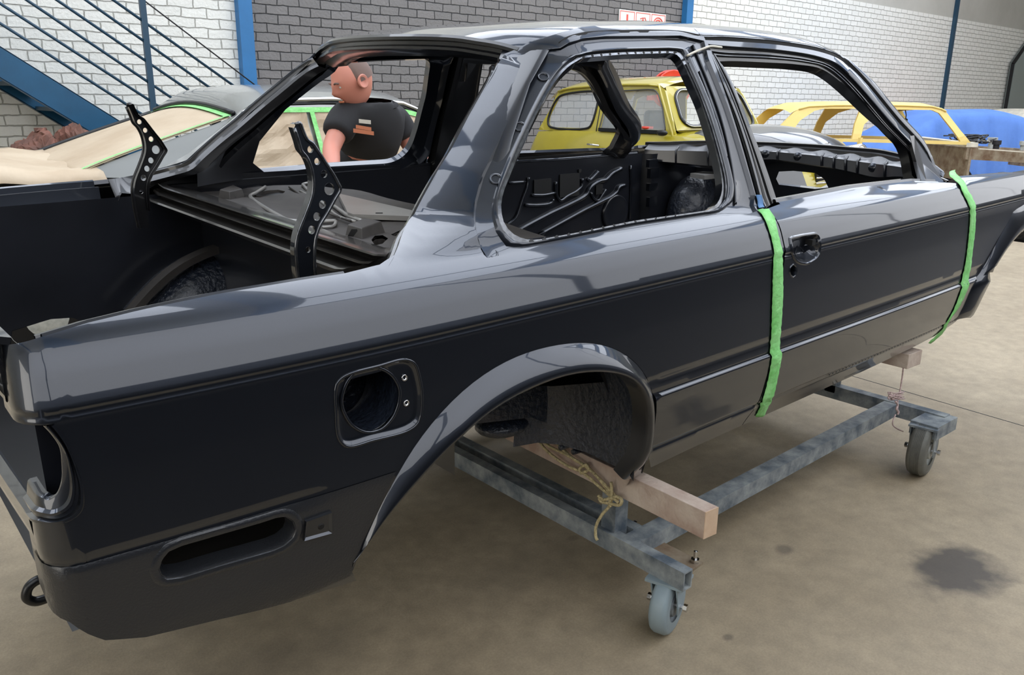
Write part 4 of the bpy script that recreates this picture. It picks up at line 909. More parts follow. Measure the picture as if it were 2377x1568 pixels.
# rear end: skin between the lamps, tow eye
rp = [[W_((-.981-.012*(1-(y/.72)**2)+dx, y, z)) for y in np.linspace(-.72, .72, 20)] for z, dx in ((.885, .02), (.89, .004), (.872, 0), (.80, 0), (.785, .012), (.64, .012), (.63, .0), (.60, .002), (.585, .004), (.575, .012), (.565, .04))]
MB().grid(rp[:5]).out('rear_skin', 'cream' if False else 'paint', car, smooth='auto'); MB().grid(rp[5:]).out('rear_valance', 'paint', car, smooth='auto')
MB().grid([[W_((-.969+.0*z, y, z)) for z in (.64, .79)] for y in np.linspace(-.45, .45, 4)]).out('number_plate_panel', 'paint', car)
for k in range(5):
    z = .868-.016*k; MB().tube([W_((-.987-.012*(1-(y/.72)**2), y, z)) for y in np.linspace(-.70, .70, 16)], .004, 6).out('rear_skin_rib', 'paint', car, smooth=True)
te = cr([on(u, v, (0, 1, 0), -.62) for u, v in ((118,1352), (92,1346), (68,1362), (62,1388), (82,1397), (124,1384))], 6)
MB().tube([W_(p) for p in te], .0075, 10).out('towing_eye', 'black', car, smooth=True)
# lid hinges
hr = [(683,297), (686,289), (696,286), (702,300), (713,324), (726,333), (738,350), (758,381), (774,405), (784,424), (790,439), (779,460), (761,493), (743,523), (733,554), (730,587), (731,641), (731,700), (700,700), (692,646), (688,605), (687,572), (693,539), (710,495), (725,452), (728,425), (723,391), (712,365), (700,350), (694,330)]
HO = [tuple(on(u, v, (0, 1, 0), -.49)[[0, 2]]) for u, v in hr]
hh_ = []
for u, v, r in ((720,347,8.5), (736,375,8.5), (752,404,9), (764,439,14.5), (748,475,10), (735,503,10), (723,534,10), (715,580,7)):
    hh_.append([tuple(on(u+r*math.cos(q*PI/8)*.8, v+r*math.sin(q*PI/8), (0, 1, 0), -.49)[[0, 2]]) for q in range(16)])
for sg in (1, -1):
    y0 = -.49*sg
    h_o = panel('lid_hinge', 'paint' if sg > 0 else 'rubber', car, HO, holes=hh_, h=.02, F=lambda u, v: np.array((u, y0, v)), fl_d=0)
    L_ = [np.array((a, y0, b)) for a, b in HO[18:]+HO[:1]]; R_ = [np.array((a, y0, b)) for a, b in HO[1:17]]
    for L in (L_, R_):
        L = cr(L, 3); MB().grid([[W_(p+np.array((0, dy, 0))) for p in L] for dy in (-.003*sg, .024*sg)]).out('hinge_flange', 'paint' if sg > 0 else 'rubber', h_o, smooth=True)
        MB().tube([W_(p) for p in L], .0035, 8).out('hinge_edge', 'flange' if sg > 0 else 'rubber', h_o, smooth=True)  # near hinge edge coloured pale to imitate a highlight
    for hl in hh_: MB().grid([[W_((a, y0+k, b)) for a, b in hl+[hl[0]]] for k in (-.001, .005)]).out('hole_lip', 'paint', h_o, smooth=True)
# windscreen scuttle and dash cross member
XC = lambda y: 1.99+.20*(1-(y/.72)**2)
def oncowl(u, v, dx=0.):
    r = rayc(u, v); lo, hi = 1., 6.
    g_ = lambda t: (OC+t*r)[0]-XC((OC+t*r)[1])-dx
    ts = np.linspace(.8, 7, 300); a = g_(ts[0])
    for i in range(1, 300):
        b = g_(ts[i])
        if a*b <= 0:
            lo, hi = ts[i-1], ts[i]
            for _ in range(30):
                mm = (lo+hi)/2
                if g_(mm)*a > 0: lo = mm
                else: hi = mm
            return OC+lo*r
        a = b
    return OC+3*r
ct = tr('J', (1560,118), (1700,118), (1900,112), (2180,105))+tr('Q', (800,775), (1200,792), (1600,815), (2000,848), (2377,880))+tr('K', (180,475), (370,512), (520,560))
cm = tr('J', (1590,150), (1700,160), (1900,158), (2200,160))+tr('Q', (810,860), (1200,885), (1600,920), (2000,970), (2377,1010))+tr('K', (150,625), (400,680), (520,720))
cl_ = tr('J', (1590,300), (1700,310), (1900,330), (2240,360))+tr('Q', (890,1030), (1200,1060), (1600,1120), (2000,1200), (2377,1290))+tr('K', (150,890), (400,930), (520,950))
T0 = [oncowl(*p, .04) for p in ct]; T1 = [oncowl(*p) for p in cm]; T2 = [oncowl(*p, -.01) for p in cl_]
T0, T1, T2 = [resample(cr(L, 4), 70) for L in (T0, T1, T2)]
MB().grid([[W_(p+np.array(k)) for p in T0] for k in ((.10, 0, -.02), (.02, 0, .002), (0, 0, 0), (0, 0, -.012), (-.01, 0, -.016), (-.012, 0, -.03))]).out('scuttle_lip', 'rubber', car, smooth='auto')
wv = [.006*math.sin(i*.9)*(1 if 6 < i < 64 else 0) for i in range(70)]
MB().grid([[W_(p+np.array((.0, 0, -.03))) for p in T0], [W_(p+np.array((0, 0, .006+w))) for p, w in zip(T1, wv)], [W_(p+np.array((-.006, 0, w))) for p, w in zip(T1, wv)], [W_(p*.8+q*.2+np.array((-.03, 0, 0))) for p, q in zip(T1, T2)], [W_(p*.15+q*.85+np.array((-.03, 0, 0))) for p, q in zip(T1, T2)], [W_(q) for q in T2], [W_(q+np.array((.08, 0, -.01))) for q in T2]]).out('dash_cross_member', 'paint_in', car, smooth='auto')
for i in (8, 16, 24, 33, 44, 47, 50, 53, 60):
    MB().tube([W_(T1[i]+np.array((-.012, 0, 0))), W_(T1[i]*.8+T2[i]*.2+np.array((-.035, 0, 0))), W_(T1[i]*.15+T2[i]*.85+np.array((-.035, 0, 0)))], .004, 6).out('pressed_rib', 'paint_in', car, smooth=True)
for i in (30, 38, 57):
    c = T1[i]*.6+T2[i]*.4+np.array((-.031, 0, 0)); MB().lathe(W_(c), MC @ np.array((-1, -.2, .1)), [(.02, -.004), (.018, .002), (.006, .005), (0, .005)], 18).out('pressed_dimple', 'paint', car, smooth=True)
# fire wall with the open heater hole
FW = lambda u, v: np.array((2.26, u, v))
hole_fw = [tuple(on(u, v, (1, 0, 0), 2.26)[1:]) for u, v in tr('Q', (1000,1180), (1200,1170), (1500,1200), (1620,1280), (1680,1400), (1500,1420), (1000,1360), (960,1280))]
panel('fire_wall', 'paint_in', car, [(-.66, .33), (-.66, .84), (0, .90), (.66, .84), (.66, .33)], holes=[hole_fw], h=.08, F=FW, fl_d=0)
for pts, z, m in ((tr('Q', (1550,1410), (1690,1345), (2000,1390), (2080,1400), (1850,1440), (1700,1480)), .62, 'primer_hi'), (tr('Q', (1000,1340), (1600,1400), (1620,1460), (1000,1440)), .66, 'paint'), (tr('J', (1970,400), (2080,385), (2300,400), (2100,420)), .78, 'primer_hi')):
    q4 = [on(u, v, (0, 0, 1), z) for u, v in pts]
    MB().prism([W_(p) for p in q4], MC @ np.array((0, 0, -.02))).out('bulkhead_shelf', m, car)
# foot well detail on the far side
for c, r, m in (((2.18, .56, .56), (.16, .12, .20), 'tub'), ((2.24, .30, .42), (.14, .18, .12), 'tub')):
    MB().ball(W_(c), r, 20).out('foot_well_bulge', m, car, smooth=True)
for k, (u, v) in enumerate(tr('J', (1620,310), (1630,400), (1620,525), (1620,660))):
    p = on(u, v, (0, 1, 0), .63); carbox('kick_panel_pressing', 'paint', car, p, (.06, .02, .035+.01*(k % 2)))
# engine bay: strut tops, inner wings, front legs, slam panel
for sg in (1, -1):
    MB().grid([[W_((x, sg*y, z)) for x in np.linspace(2.26, 3.2, 6)] for y, z in ((.70, .86), (.66, .855), (.60, .70), (.52, .55), (.50, .42))]).out('inner_wing', 'paint_in', car, smooth='auto')
    MB().lathe(W_((2.55, sg*.54, .70)), MC @ np.array((0, 0, 1)), [(.14, -.2), (.13, .0), (.10, .06), (.04, .065), (.03, .055), (0, .055)], 24).out('strut_tower', 'paint_in', car, smooth=True)
    leg = cr([np.array(p) for p in ((2.0, sg*.42, .36), (2.3, sg*.42, .42), (2.8, sg*.42, .47), (3.2, sg*.42, .50))], 6)
    MB().tube([W_(p) for p in leg], .035, 4).out('chassis_leg', 'black', car)
MB().bar(W_((3.2, -.7, .60)), W_((3.2, .7, .60)), .06, .04).out('slam_panel', 'paint', car)
MB().bar(W_((3.24, -.7, .52)), W_((3.24, .7, .52)), .05, .08).out('lower_valance', 'paint', car)
# ------------------------------------------------------------------ tapes on the shell
def tape(name, label, L, R, m='tape', lift=.0022):
    L, R = uzs(L), uzs(R); n = 60; L = resample(cr(L, 4), n); R = resample(cr(R, 4), n); rr = random.Random(3)
    rows = []
    for i in range(n):
        a, b = L[i], R[i]; row = []
        for t in (0, .33, .66, 1.): q = a*(1-t)+b*t; row.append(W_(ins(tuple(q), -(lift+.0016*abs(math.sin(i*1.3+t*5))+(.001 if 0 < t < 1 else 0)))))
        rows.append(row)
    rows2 = [[p for p in r] for r in rows]
    o = MB().grid(rows2).out(name, m, None, smooth=True)
    md = o.modifiers.new('thickness', 'SOLIDIFY'); md.thickness = .0006
    tag(o, label, 'masking tape'); return o
tape('masking_tape', 'long green masking tape strip over the rear edge of the door, beside the handle', [(1757,489),(1777,519),(1790,560),(1794,606),(1791,680),(1787,790),(1789,835),(1780,885),(1768,930),(1752,967)], [(1783,487),(1800,524),(1811,570),(1815,610),(1815,700),(1808,790),(1807,860),(1801,890),(1790,930),(1772,966)])
tape('masking_tape', 'long green masking tape strip over the front edge of the door, below the windscreen pillar', [(2203,400),(2212,418),(2230,442),(2244,470),(2250,505),(2246,556),(2241,599),(2232,645),(2227,680),(2214,715),(2195,750),(2180,770),(2153,796)], [(2216,396),(2226,412),(2242,437),(2256,460),(2264,493),(2262,531),(2256,582),(2251,627),(2244,672),(2228,708),(2207,748),(2188,772),(2160,797)])
tape('blue_tape', 'short pale blue tape piece at the top of the rear door gap', tr('C', (517,1342), (530,1390), (543,1438)), tr('C', (556,1342), (568,1390), (580,1432)), 'tape_blue')
# cable ties round the door pillars
def tie(name, label, pts, g, lift, mirror=1, f=None):
    P = cr([ins(uz(*p, g), lift) for p in pts], 5); o = MB().tube([W_(p) for p in P], .0032, 6, flat=1.).out(name, 'cream', None, smooth=True); tag(o, label, 'cable tie')
tie('cable_tie', 'pale cable tie pulled round the top of the near door pillar', tr('C', (42,392), (90,368), (150,345), (200,328), (278,335)), (.62, 1.26), -.006)
P = cr([on(u, v, (0, 1, 0), .545) for u, v in ((1036, 146), (1050, 152), (1068, 154), (1084, 149), (1093, 144))], 5); o = MB().tube([W_(p) for p in P], .0028, 6).out('cable_tie', 'cream', None, smooth=True); tag(o, 'thin pale cable tie round the top of the far door pillar', 'cable tie')
# ------------------------------------------------------------------ trolley
tly = thing('steel_trolley', 'dirty blue-grey square-tube trolley on casters under the raised car body', 'trolley', (1.1, 0, .2))
ZT = .21
def hollow(name, a, b, w, h, parent, m='steel'):
    """square tube, open ended"""
    a = np.array(a, float); b = np.array(b, float); t = (b-a)/np.linalg.norm(b-a); up = np.array((0, 0, 1.)); sd = np.cross(t, up); k = .004
    rect = lambda W2, H2, p: [p+sd*i*W2+up*j*H2 for i, j in ((-1,-1),(1,-1),(1,1),(-1,1))]
    mb = MB(); mb.grid([rect(w/2-k, h/2-k, a), rect(w/2, h/2, a), rect(w/2, h/2, b), rect(w/2-k, h/2-k, b), rect(w/2-k, h/2-k, a)], closed=True)
    return mb.out(name, m, parent)
hollow('cross_beam', (.362, -.872, ZT-.026), (.362, .80, ZT-.026), .034, .052, tly)
hollow('cross_beam', (.432, -.644, ZT-.026), (.432, .572, ZT-.026), .034, .052, tly)
hollow('side_rail', (.380, -.672, ZT-.027), (1.965, -.618, ZT-.027), .052, .05, tly)
hollow('side_rail', (.380, .60, ZT-.027), (1.965, .60, ZT-.027), .052, .05, tly)
hollow('cross_beam', (1.99, -.822, ZT-.028), (1.99, .82, ZT-.028), .045, .056, tly)
MB().bar((.385, -.60, ZT-.05), (.385, -.60, .357), .05, .05, (0, 1, 0)).out('support_post', 'steel', tly)
MB().bar((.385, .60, ZT-.05), (.385, .60, .357), .05, .05, (0, 1, 0)).out('support_post', 'steel', tly)
MB().bar((1.99, .60, ZT-.05), (1.99, .60, .38), .05, .05, (0, 1, 0)).out('support_post', 'steel', tly)
for y0, y1 in ((-.835, -.50), (.52, .80)): MB().prism([(.378, y0, ZT-.052), (.49, y0+.01, ZT-.052), (.49, y1, ZT-.052), (.378, y1, ZT-.052)], (0, 0, .006)).out('caster_plate', 'tan', tly)
for y in (-.81, -.60): MB().lathe((.474, y, ZT-.046), (0, 0, 1), [(.0, .0), (.012, 0), (.012, .010), (.006, .010), (.006, .032), (0, .034)], 6).out('plate_bolt', 'chrome', tly)
def caster(c, r, w, ang, tread, rim, ribbed, hang, label_p):
    """wheel with axle direction ang, forks up to height hang"""
    ax = np.array((math.cos(ang), math.sin(ang), 0)); c = np.array(c, float)
    prof = [(r*.55, -w*.5), (r*.86, -w*.5), (r*.95, -w*.42), (r, -w*.25)]
    if ribbed:
        for k in range(6): h = -w*.25+w*.5*(k+.5)/6; prof += [(r, h-.0022), (r-.003, h-.0016), (r-.003, h+.0016), (r, h+.0022)]
    prof += [(r, w*.25), (r*.95, w*.42), (r*.86, w*.5), (r*.55, w*.5)]
    wh = MB().lathe(c, ax, prof, 48).out('caster_wheel', tread, tly, smooth='auto')
    MB().lathe(c, ax, [(.012, -w*.52), (.03, -w*.52), (.035, -w*.3), (r*.5, -w*.22), (r*.78, -w*.40), (r*.80, -w*.51)][::-1] if False else [(r*.80, w*.505), (r*.76, w*.40), (r*.5, w*.20), (.034, w*.30), (.03, w*.50), (.0, w*.50)], 36).out('wheel_rim', rim, wh, smooth='auto')
    MB().lathe(c, -ax, [(r*.80, w*.505), (r*.76, w*.40), (r*.5, w*.20), (.034, w*.30), (.03, w*.50), (.0, w*.50)], 36).out('wheel_rim', rim, wh, smooth='auto')
    fk = MB(); tv = np.array((-ax[1], ax[0], 0)); 
    for s in (1, -1):
        p = c+ax*s*(w*.5+.008); q = p+tv*.0; 
        fk.prism([p+tv*.016+np.array((0, 0, -.02)), p-tv*.016+np.array((0, 0, -.02)), p-tv*.022+np.array((0, 0, .02)), p-tv*.04+np.array((0, 0, hang-c[2]-.004)), p+tv*.04+np.array((0, 0, hang-c[2]-.004)), p+tv*.022+np.array((0, 0, .02))], ax*s*.004)
    fk.box((*(c[:2]), hang-.004), (.10, .085, .008), rz=ang)
    fk.out('caster_fork', 'steel' if ribbed else 'caster_blue', tly)
    MB().lathe(c-ax*(w*.5+.03), ax, [(0, 0), (.010, 0), (.010, .010), (.006, .010), (.006, w+.05), (.010, w+.05), (.010, w+.06), (0, w+.06)], 6).out('axle_bolt', 'chrome', tly)
caster((.375, -.805, .082), .082, .048, math.radians(-72), 'caster_blue', 'steel', False, ZT-.052, '')
caster((1.865, -.80, .101), .101, .064, math.radians(-82), 'wheel_rubber', 'rim', True, ZT-.012, '')
caster((.375, .72, .082), .082, .048, math.radians(-60), 'caster_blue', 'steel', False, ZT-.052, '')
caster((1.865, .76, .101), .101, .064, math.radians(-80), 'wheel_rubber', 'rim', True, ZT-.012, '')
MB().box((1.93, -.80, ZT-.03), (.17, .10, .05)).out('caster_mount', 'steel', tly)
# timbers carrying the shell
tb = MB(); tb.bar((.316, -.955, .395), (.375, .80, .395), .046, .07); o = tb.out('timber_beam', 'timber', None, bevel=.002); tag(o, 'long pinkish timber beam across the rear of the trolley with its end sticking out', 'timber')
e_ = MB(); e_.bar((.3159, -.9565, .395), (.316, -.955, .395), .045, .069); e2 = e_.out('end_grain', 'timber_end', o)
fb = W_((1.78, -.74, .31)); tz = fb[2]-.004
tb = MB(); tb.bar((1.765, -.765, tz-.045), (1.80, .79, tz-.045), .10, .055); o = tb.out('timber_beam', 'timber', None, bevel=.003); tag(o, 'short brown timber end poking out under the front of the sill', 'timber')
o = MB().box((1.70, .70, (tz-.0725+0)/2), (.09, .10, tz-.0725)).out('support_stand', 'steel', None, bevel=.003); tag(o, 'steel support block on the floor under the far end of the front timber', 'stand')
MB().bar((1.99, -.36, ZT-.03), (1.99, -.36, .30), .045, .045, (0, 1, 0)).out('support_post', 'steel', tly)
# jute rope round the rear timber
def pxp(pts, n, d):   # world plane
    n = np.array(n, float); out = []
    for u, v in pts:
        r = RM.T @ np.array([(u-IW/2)/CF, -(v-IH/2)/CF, 1.]); out.append(CPOS+(d-n @ CPOS)/(n @ r)*r)
    return out
rp_ = thing('jute_rope', 'pale twisted rope tied in a knot around the rear timber beam', 'rope', (.3, -.8, .4))
def rope(name, pts, r, m, parent, n=(1, 0, 0), d=.283, sm=5):
    P = cr(pxp(pts, n, d), sm); return MB().tube(P, r, 7).out(name, m, parent, smooth=True)
for k, (pts, dx) in enumerate(((tr('H', (705,75), (800,250), (950,370), (1060,420), (1180,520), (1260,590)), .281), (tr('H', (715,80), (850,190), (1000,330), (1100,390), (1200,500), (1270,600)), .279), (tr('H', (720,95), (820,230), (950,300), (1080,380), (1150,440), (1300,600)), .277), (tr('H', (1050,425), (1100,400), (1090,370), (1040,400), (1055,430)), .274), (tr('H', (1250,485), (1255,560), (1240,640), (1190,700), (1150,780), (1150,850), (1160,870)), .270), (tr('H', (1170,590), (1180,610), (1240,625), (1310,635), (1320,600), (1270,580), (1240,620), (1250,650)), .268), (tr('H', (1165,575), (1200,600), (1260,590), (1300,620)), .266))):
    rope('rope_strand', pts, .0042, 'rope', rp_, d=dx+.012)
strg = thing('twisted_string', 'pink and white string tied round the front corner of the trolley, hanging from the timber', 'string', (1.95, -.7, .3))
rope('string_strand', tr('F', (1575,900), (1545,960), (1530,1060), (1515,1150), (1500,1215), (1500,1300)), .0028, 'string', strg, (0, 1, 0), -.70)
rope('string_strand', tr('M', (935,590), (905,660), (900,710), (950,760), (1025,795)), .0025, 'string', strg, (0, 1, 0), -.68)
rr = random.Random(5)
for i in range(9):
    c0 = np.array(tr('M', (945, 360))[0]); pts = [tuple(c0+np.array((rr.uniform(-20, 20), rr.uniform(-9, 9)))) for _ in range(5)]
    rope('string_loop', pts, .0018, 'string', strg, (0, 1, 0), -.705+.001*i)
rope('string_loop', tr('M', (935,430), (960,480), (945,520), (970,560), (960,590)), .004, 'string', strg, (0, 1, 0), -.70)
# ------------------------------------------------------------------ the other cars
class Frame:
    """local frame of a parked car: s ahead, t away from the viewer, z up"""
    def __init__(s, o, deg): s.o = np.array((*o, 0.)); a = math.radians(deg); s.e = np.array((math.cos(a), math.sin(a), 0)); s.t = np.array((-math.sin(a), math.cos(a), 0))
    def w(s, p): return s.o+s.e*p[0]+s.t*p[1]+np.array((0, 0, p[2]))
    def tr(s, pts, t=0.):
        """pixels -> (s, z) on the plane t"""
        n = s.t; d = n @ (s.o+s.t*t); out = []
        for p in pxp(pts, n, d): q = p-s.o; out.append((float(q @ s.e), float(q[2])))
        return out
def tumb(zb, k=.34, b=.06): return lambda z: b+k*max(0, z-zb)
def sheetpanel(name, m, parent, Fr, outline, holes=(), tf=lambda z: 0., W=1.5, far=False, h=.08, th=.02, **kw):
    """flat-ish sheet in (s,z) at depth tf(z), with real thickness"""
    sg = (lambda t: W-t) if far else (lambda t: t)
    pts, edges = [], []
    def add(L): 
        n0 = len(pts); pts.extend(L); edges.extend([(n0+i, n0+(i+1) % len(L)) for i in range(len(L))])
    O = [tuple(p) for p in dens(outline, h)]; add(O); HS = [[tuple(p) for p in dens(q, h)] for q in holes]
    for q in HS: add(q)
    r = delaunay_2d_cdt([Vector(p) for p in pts], edges, [], 0, 1e-6); V = [(v[0], v[1]) for v in r[0]]; T = np.array([tuple(f) for f in r[2]]); VA = np.array(V); C_ = VA[T].mean(1); k = pip(C_[:, 0], C_[:, 1], O)
    for q in HS: k &= ~pip(C_[:, 0], C_[:, 1], q)
    T = T[k]; n = len(V); v3 = [Fr.w((a, sg(tf(b)), b)) for a, b in V]+[Fr.w((a, sg(tf(b)+th), b)) for a, b in V]
    f = [tuple(t) for t in T]+[tuple(int(i)+n for i in t[::-1]) for t in T]; ec = {}
    for t in T:
        for i in range(3): e = (int(t[i]), int(t[(i+1) % 3])); ec[tuple(sorted(e))] = ec.get(tuple(sorted(e)), [])+[e]
    f += [(e[0][1], e[0][0], e[0][0]+n, e[0][1]+n) for e in ec.values() if len(e) == 1]
    mb = MB(); mb.add(v3, f); return mb.out(name, m, parent, **kw)
def lower_body(name, m, parent, Fr, st, W, zl=.28, wheels=()):
    """st: (s, z of shoulder, z of centre, inset)"""
    rows = []
    for s_, zs2, zc, ins_ in st:
        zl_ = zl
        half = [(ins_+.08, zl_), (ins_+.01, zl_+.10), (ins_, (zl_+zs2)/2), (ins_+.015, zs2-.10), (ins_+.05, zs2-.02), (ins_+.12, zs2+.0)]
        mid = [(W*.3, zs2+(zc-zs2)*.75), (W*.5, zc)]
        full = half+mid+[(W-a, b) for a, b in (half+mid[:1])[::-1]]
        rows.append([Fr.w((s_, a, b)) for a, b in full])
    mb = MB(); mb.grid(rows); mb.poly(rows[0]); mb.poly(rows[-1][::-1])
    return mb.out(name, m, parent, smooth='auto')
def wheel(parent, Fr, s_, t_, r=.30, z=None):
    z = r if z is None else z
    wh = MB().lathe(Fr.w((s_, t_, z)), Fr.t, [(.0, -.09), (r*.62, -.085), (r*.66, -.09), (r*.95, -.085), (r, -.06), (r, .06), (r*.95, .085), (r*.66, .09), (0, .08)], 32).out('wheel', 'black', parent, smooth='auto')
    MB().lathe(Fr.w((s_, t_, z)), -Fr.t, [(r*.6, .086), (r*.5, .07), (.06, .10), (0, .10)], 24).out('hub_cap', 'rim', wh, smooth=True)
def roofskin(name, m, parent, Fr, line, tf, W, crown=.06, fr=.0, rr_=.0):
    """line: (s,z) along the gutter; skin arches across to the far side"""
    rows = []
    for i, (s_, z) in enumerate(line):
        t0 = tf(z); row = []
        for a in [math.sin(q) for q in np.linspace(-PI/2, PI/2, 21)]:
            row.append(Fr.w((s_, t0+(W-2*t0)*(a+1)/2, z+crown*(1-abs(a)**3))))
        rows.append(row)
    return MB().grid(rows).out(name, m, parent, smooth=True)
def cross(name, m, parent, Fr, p0, p1, tf, W, r=.03):
    """rail from near to far side at (s,z)"""
    return MB().tube([Fr.w((p0[0]+.03*math.sin(PI*q), tf(p0[1])+(W-2*tf(p0[1]))*q, p0[1]+.03*math.sin(PI*q))) for q in np.linspace(0, 1, 9)], r, 8).out(name, m, parent, smooth=True)
def screen(name, m, parent, Fr, lo, hi, tf, W, inset=.03, lift=0., bow=.0):
    """pane between two (s,z) edges across the car"""
    rows = []
    for q in np.linspace(0, 1, 6):
        s_, z = lo[0]+(hi[0]-lo[0])*q, lo[1]+(hi[1]-lo[1])*q; t0 = tf(z)+inset
        rows.append([Fr.w((s_+bow*math.sin(PI*k), t0+(W-2*t0)*k, z+lift+.03*math.sin(PI*k)*q)) for k in np.linspace(0, 1, 12)])
    o = MB().grid(rows).out(name, m, parent, smooth=True); md = o.modifiers.new('thickness', 'SOLIDIFY'); md.thickness = .004; return o
# --- silver coupe with papered windows
SF = Frame((-1.2, 2.42), 0.); SW = 1.62
sc = thing('silver_coupe', 'silver-grey coupe with brown masking paper and green tape over its windows, behind the black shell', 'car', SF.o+SF.e*2.2)
zb = .94; tf = tumb(zb, .30, .03)
lower_body('body', 'grey_car', sc, SF, [(.0, .80, .82, .10), (.1, .84, .87, .04), (.6, .87, .90, .01), (1.2, .90, .93, 0), (1.8, .92, .94, 0), (3.2, .92, .93, 0), (3.5, .90, .95, .01), (4.1, .86, .92, .03), (4.5, .78, .84, .08), (4.55, .70, .74, .12)], SW)
for s_ in (.85, 3.65):
    for t_ in (.10, SW-.10): wheel(sc, SF, s_, t_)
gut = SF.tr([(392,243),(404,222),(480,206),(560,199),(640,200),(800,207),(930,216),(985,228),(1012,246)], .2)
ro = SF.tr([(386,249),(400,243),(560,232),(700,226),(800,232),(940,242),(985,250),(1012,262),(1024,300),(1060,380),(1090,420),(330,420),(345,400),(430,330),(520,262)], .16)
r0 = [(1.36, .93), (1.62, 1.05), (1.86, 1.20), (1.96, 1.27), (2.05, 1.30), (3.0, 1.30), (3.10, 1.27), (3.22, 1.18), (3.55, .93)]
wn1 = SF.tr([(560,390),(620,335),(660,280),(700,262),(745,262),(752,388)], .16); wn2 = SF.tr([(762,388),(756,262),(940,258),(985,266),(1000,290),(1040,388)], .16)
wn1 = [(1.62, .96), (1.86, 1.10), (2.02, 1.235), (2.30, 1.26), (2.34, .96)]; wn2 = [(2.40, .96), (2.37, 1.26), (2.95, 1.26), (3.07, 1.235), (3.16, 1.14), (3.38, .96)]
for far in (False, True): sheetpanel('pillar_frame', 'silver', sc, SF, r0, [wn1, wn2], tf, SW, far)
gl2 = [(1.93, 1.20), (1.96, 1.27), (2.03, 1.31), (2.2, 1.335), (2.5, 1.345), (2.8, 1.34), (3.0, 1.325), (3.10, 1.29), (3.16, 1.24)]
roofskin('roof', 'silver', sc, SF, gl2, tf, SW, .075)
MB().tube([SF.w((a, tf(b)-.012, b-.012)) for a, b in gl2], .012, 8).out('drip_rail', 'chrome', sc, smooth=True)
MB().tube([SF.w((a, tf(b)-.008, b-.035)) for a, b in gl2[1:]], .009, 8).out('window_seal', 'black', sc, smooth=True)
def paper(name, pts, label, t=0., bulge=.03, seed=1, F_=SF, tff=tf, m='paper', z3=None):
    """crumpled sheet over (s,z) polygon: four corners"""
    rr = random.Random(seed); rows = []; P = [np.array(p, float) for p in pts]
    for j in range(15):
        row = []
        for i in range(21):
            a, b = i/20, j/14; p = (P[0]*(1-a)+P[1]*a)*(1-b)+(P[3]*(1-a)+P[2]*a)*b
            cz = .004*math.sin(a*17+b*9+seed)+.005*math.sin(a*8-b*15+seed*2)+rr.uniform(-.002, .002)
            row.append(F_.w((p[0], tff(p[1])-.010-bulge*.3*math.sin(PI*a)*math.sin(PI*b)-cz, p[1])))
        rows.append(row)
    o = MB().grid(rows).out(name, m, None, smooth=False); md = o.modifiers.new('thickness', 'SOLIDIFY'); md.thickness = .001
    tag(o, label, 'masking paper'); return o
paper('masking_paper', [(1.60, .95), (2.355, .95), (2.325, 1.265), (2.02, 1.25)], 'brown paper sheet masking the rear side window of the silver coupe', seed=1)
paper('masking_paper', [(2.385, .95), (3.42, .95), (3.10, 1.245), (2.36, 1.265)], 'wide brown paper sheet masking the front side window of the silver coupe', seed=4)
def gtape(pts, label, w=.028, tff=None):
    tff = tff or (lambda a, b: tf(b)-.022); rows = []
    P = cr([np.array(p, float) for p in pts], 6)
    for i, p in enumerate(P):
        d = P[min(i+1, len(P)-1)]-P[max(i-1, 0)]; d /= np.linalg.norm(d); n = np.array((-d[1], d[0]))*w/2
        rows.append([SF.w((q[0], tff(*q), q[1])) for q in (p-n, p+n)])
    o = MB().grid(rows).out('green_tape', 'tape', None); md = o.modifiers.new('thickness', 'SOLIDIFY'); md.thickness = .001; tag(o, label, 'masking tape')
gtape([(2.02, 1.268), (2.3, 1.272), (2.65, 1.272), (3.0, 1.262), (3.10, 1.24)], 'green tape edging under the drip rail of the silver coupe')
gtape([(2.36, 1.26), (2.375, 1.1), (2.39, .96)], 'upright green tape between the two papered side windows')
gtape([(2.85, 1.26), (2.93, 1.1), (3.0, .96)], 'slanting green tape across the front papered side window', .02)
# rear screen papered, boot lid under paper
sl0, sl1 = (1.02, .945), (1.93, 1.27)
# solid rear pillar side and back window
def backpt(q, k): # q up the screen, k across
    s_ = 1.10+.80*q; z = .955+.275*q**.9; t0 = tf(z)+.05+.10*(1-q); return np.array((s_, t0+(SW-2*t0)*k, z+.05*math.sin(PI*k)*(.3+.7*q)))
rows = [[SF.w(backpt(q, k)) for k in np.linspace(0, 1, 25)] for q in np.linspace(0, 1, 18)]
o = MB().grid(rows).out('masking_paper', 'paper', None, smooth=True); md = o.modifiers.new('thickness', 'SOLIDIFY'); md.thickness = .002; tag(o, 'large smooth brown paper sheet over the sloping rear window of the silver coupe', 'masking paper')
rows = [[SF.w((s_+o_, t, z)) for s_, t, z in ((backpt(0, k)[0], backpt(0, k)[1], backpt(0, k)[2]-.02) for k in np.linspace(0, 1, 9))] for o_ in (-.02, .1)]
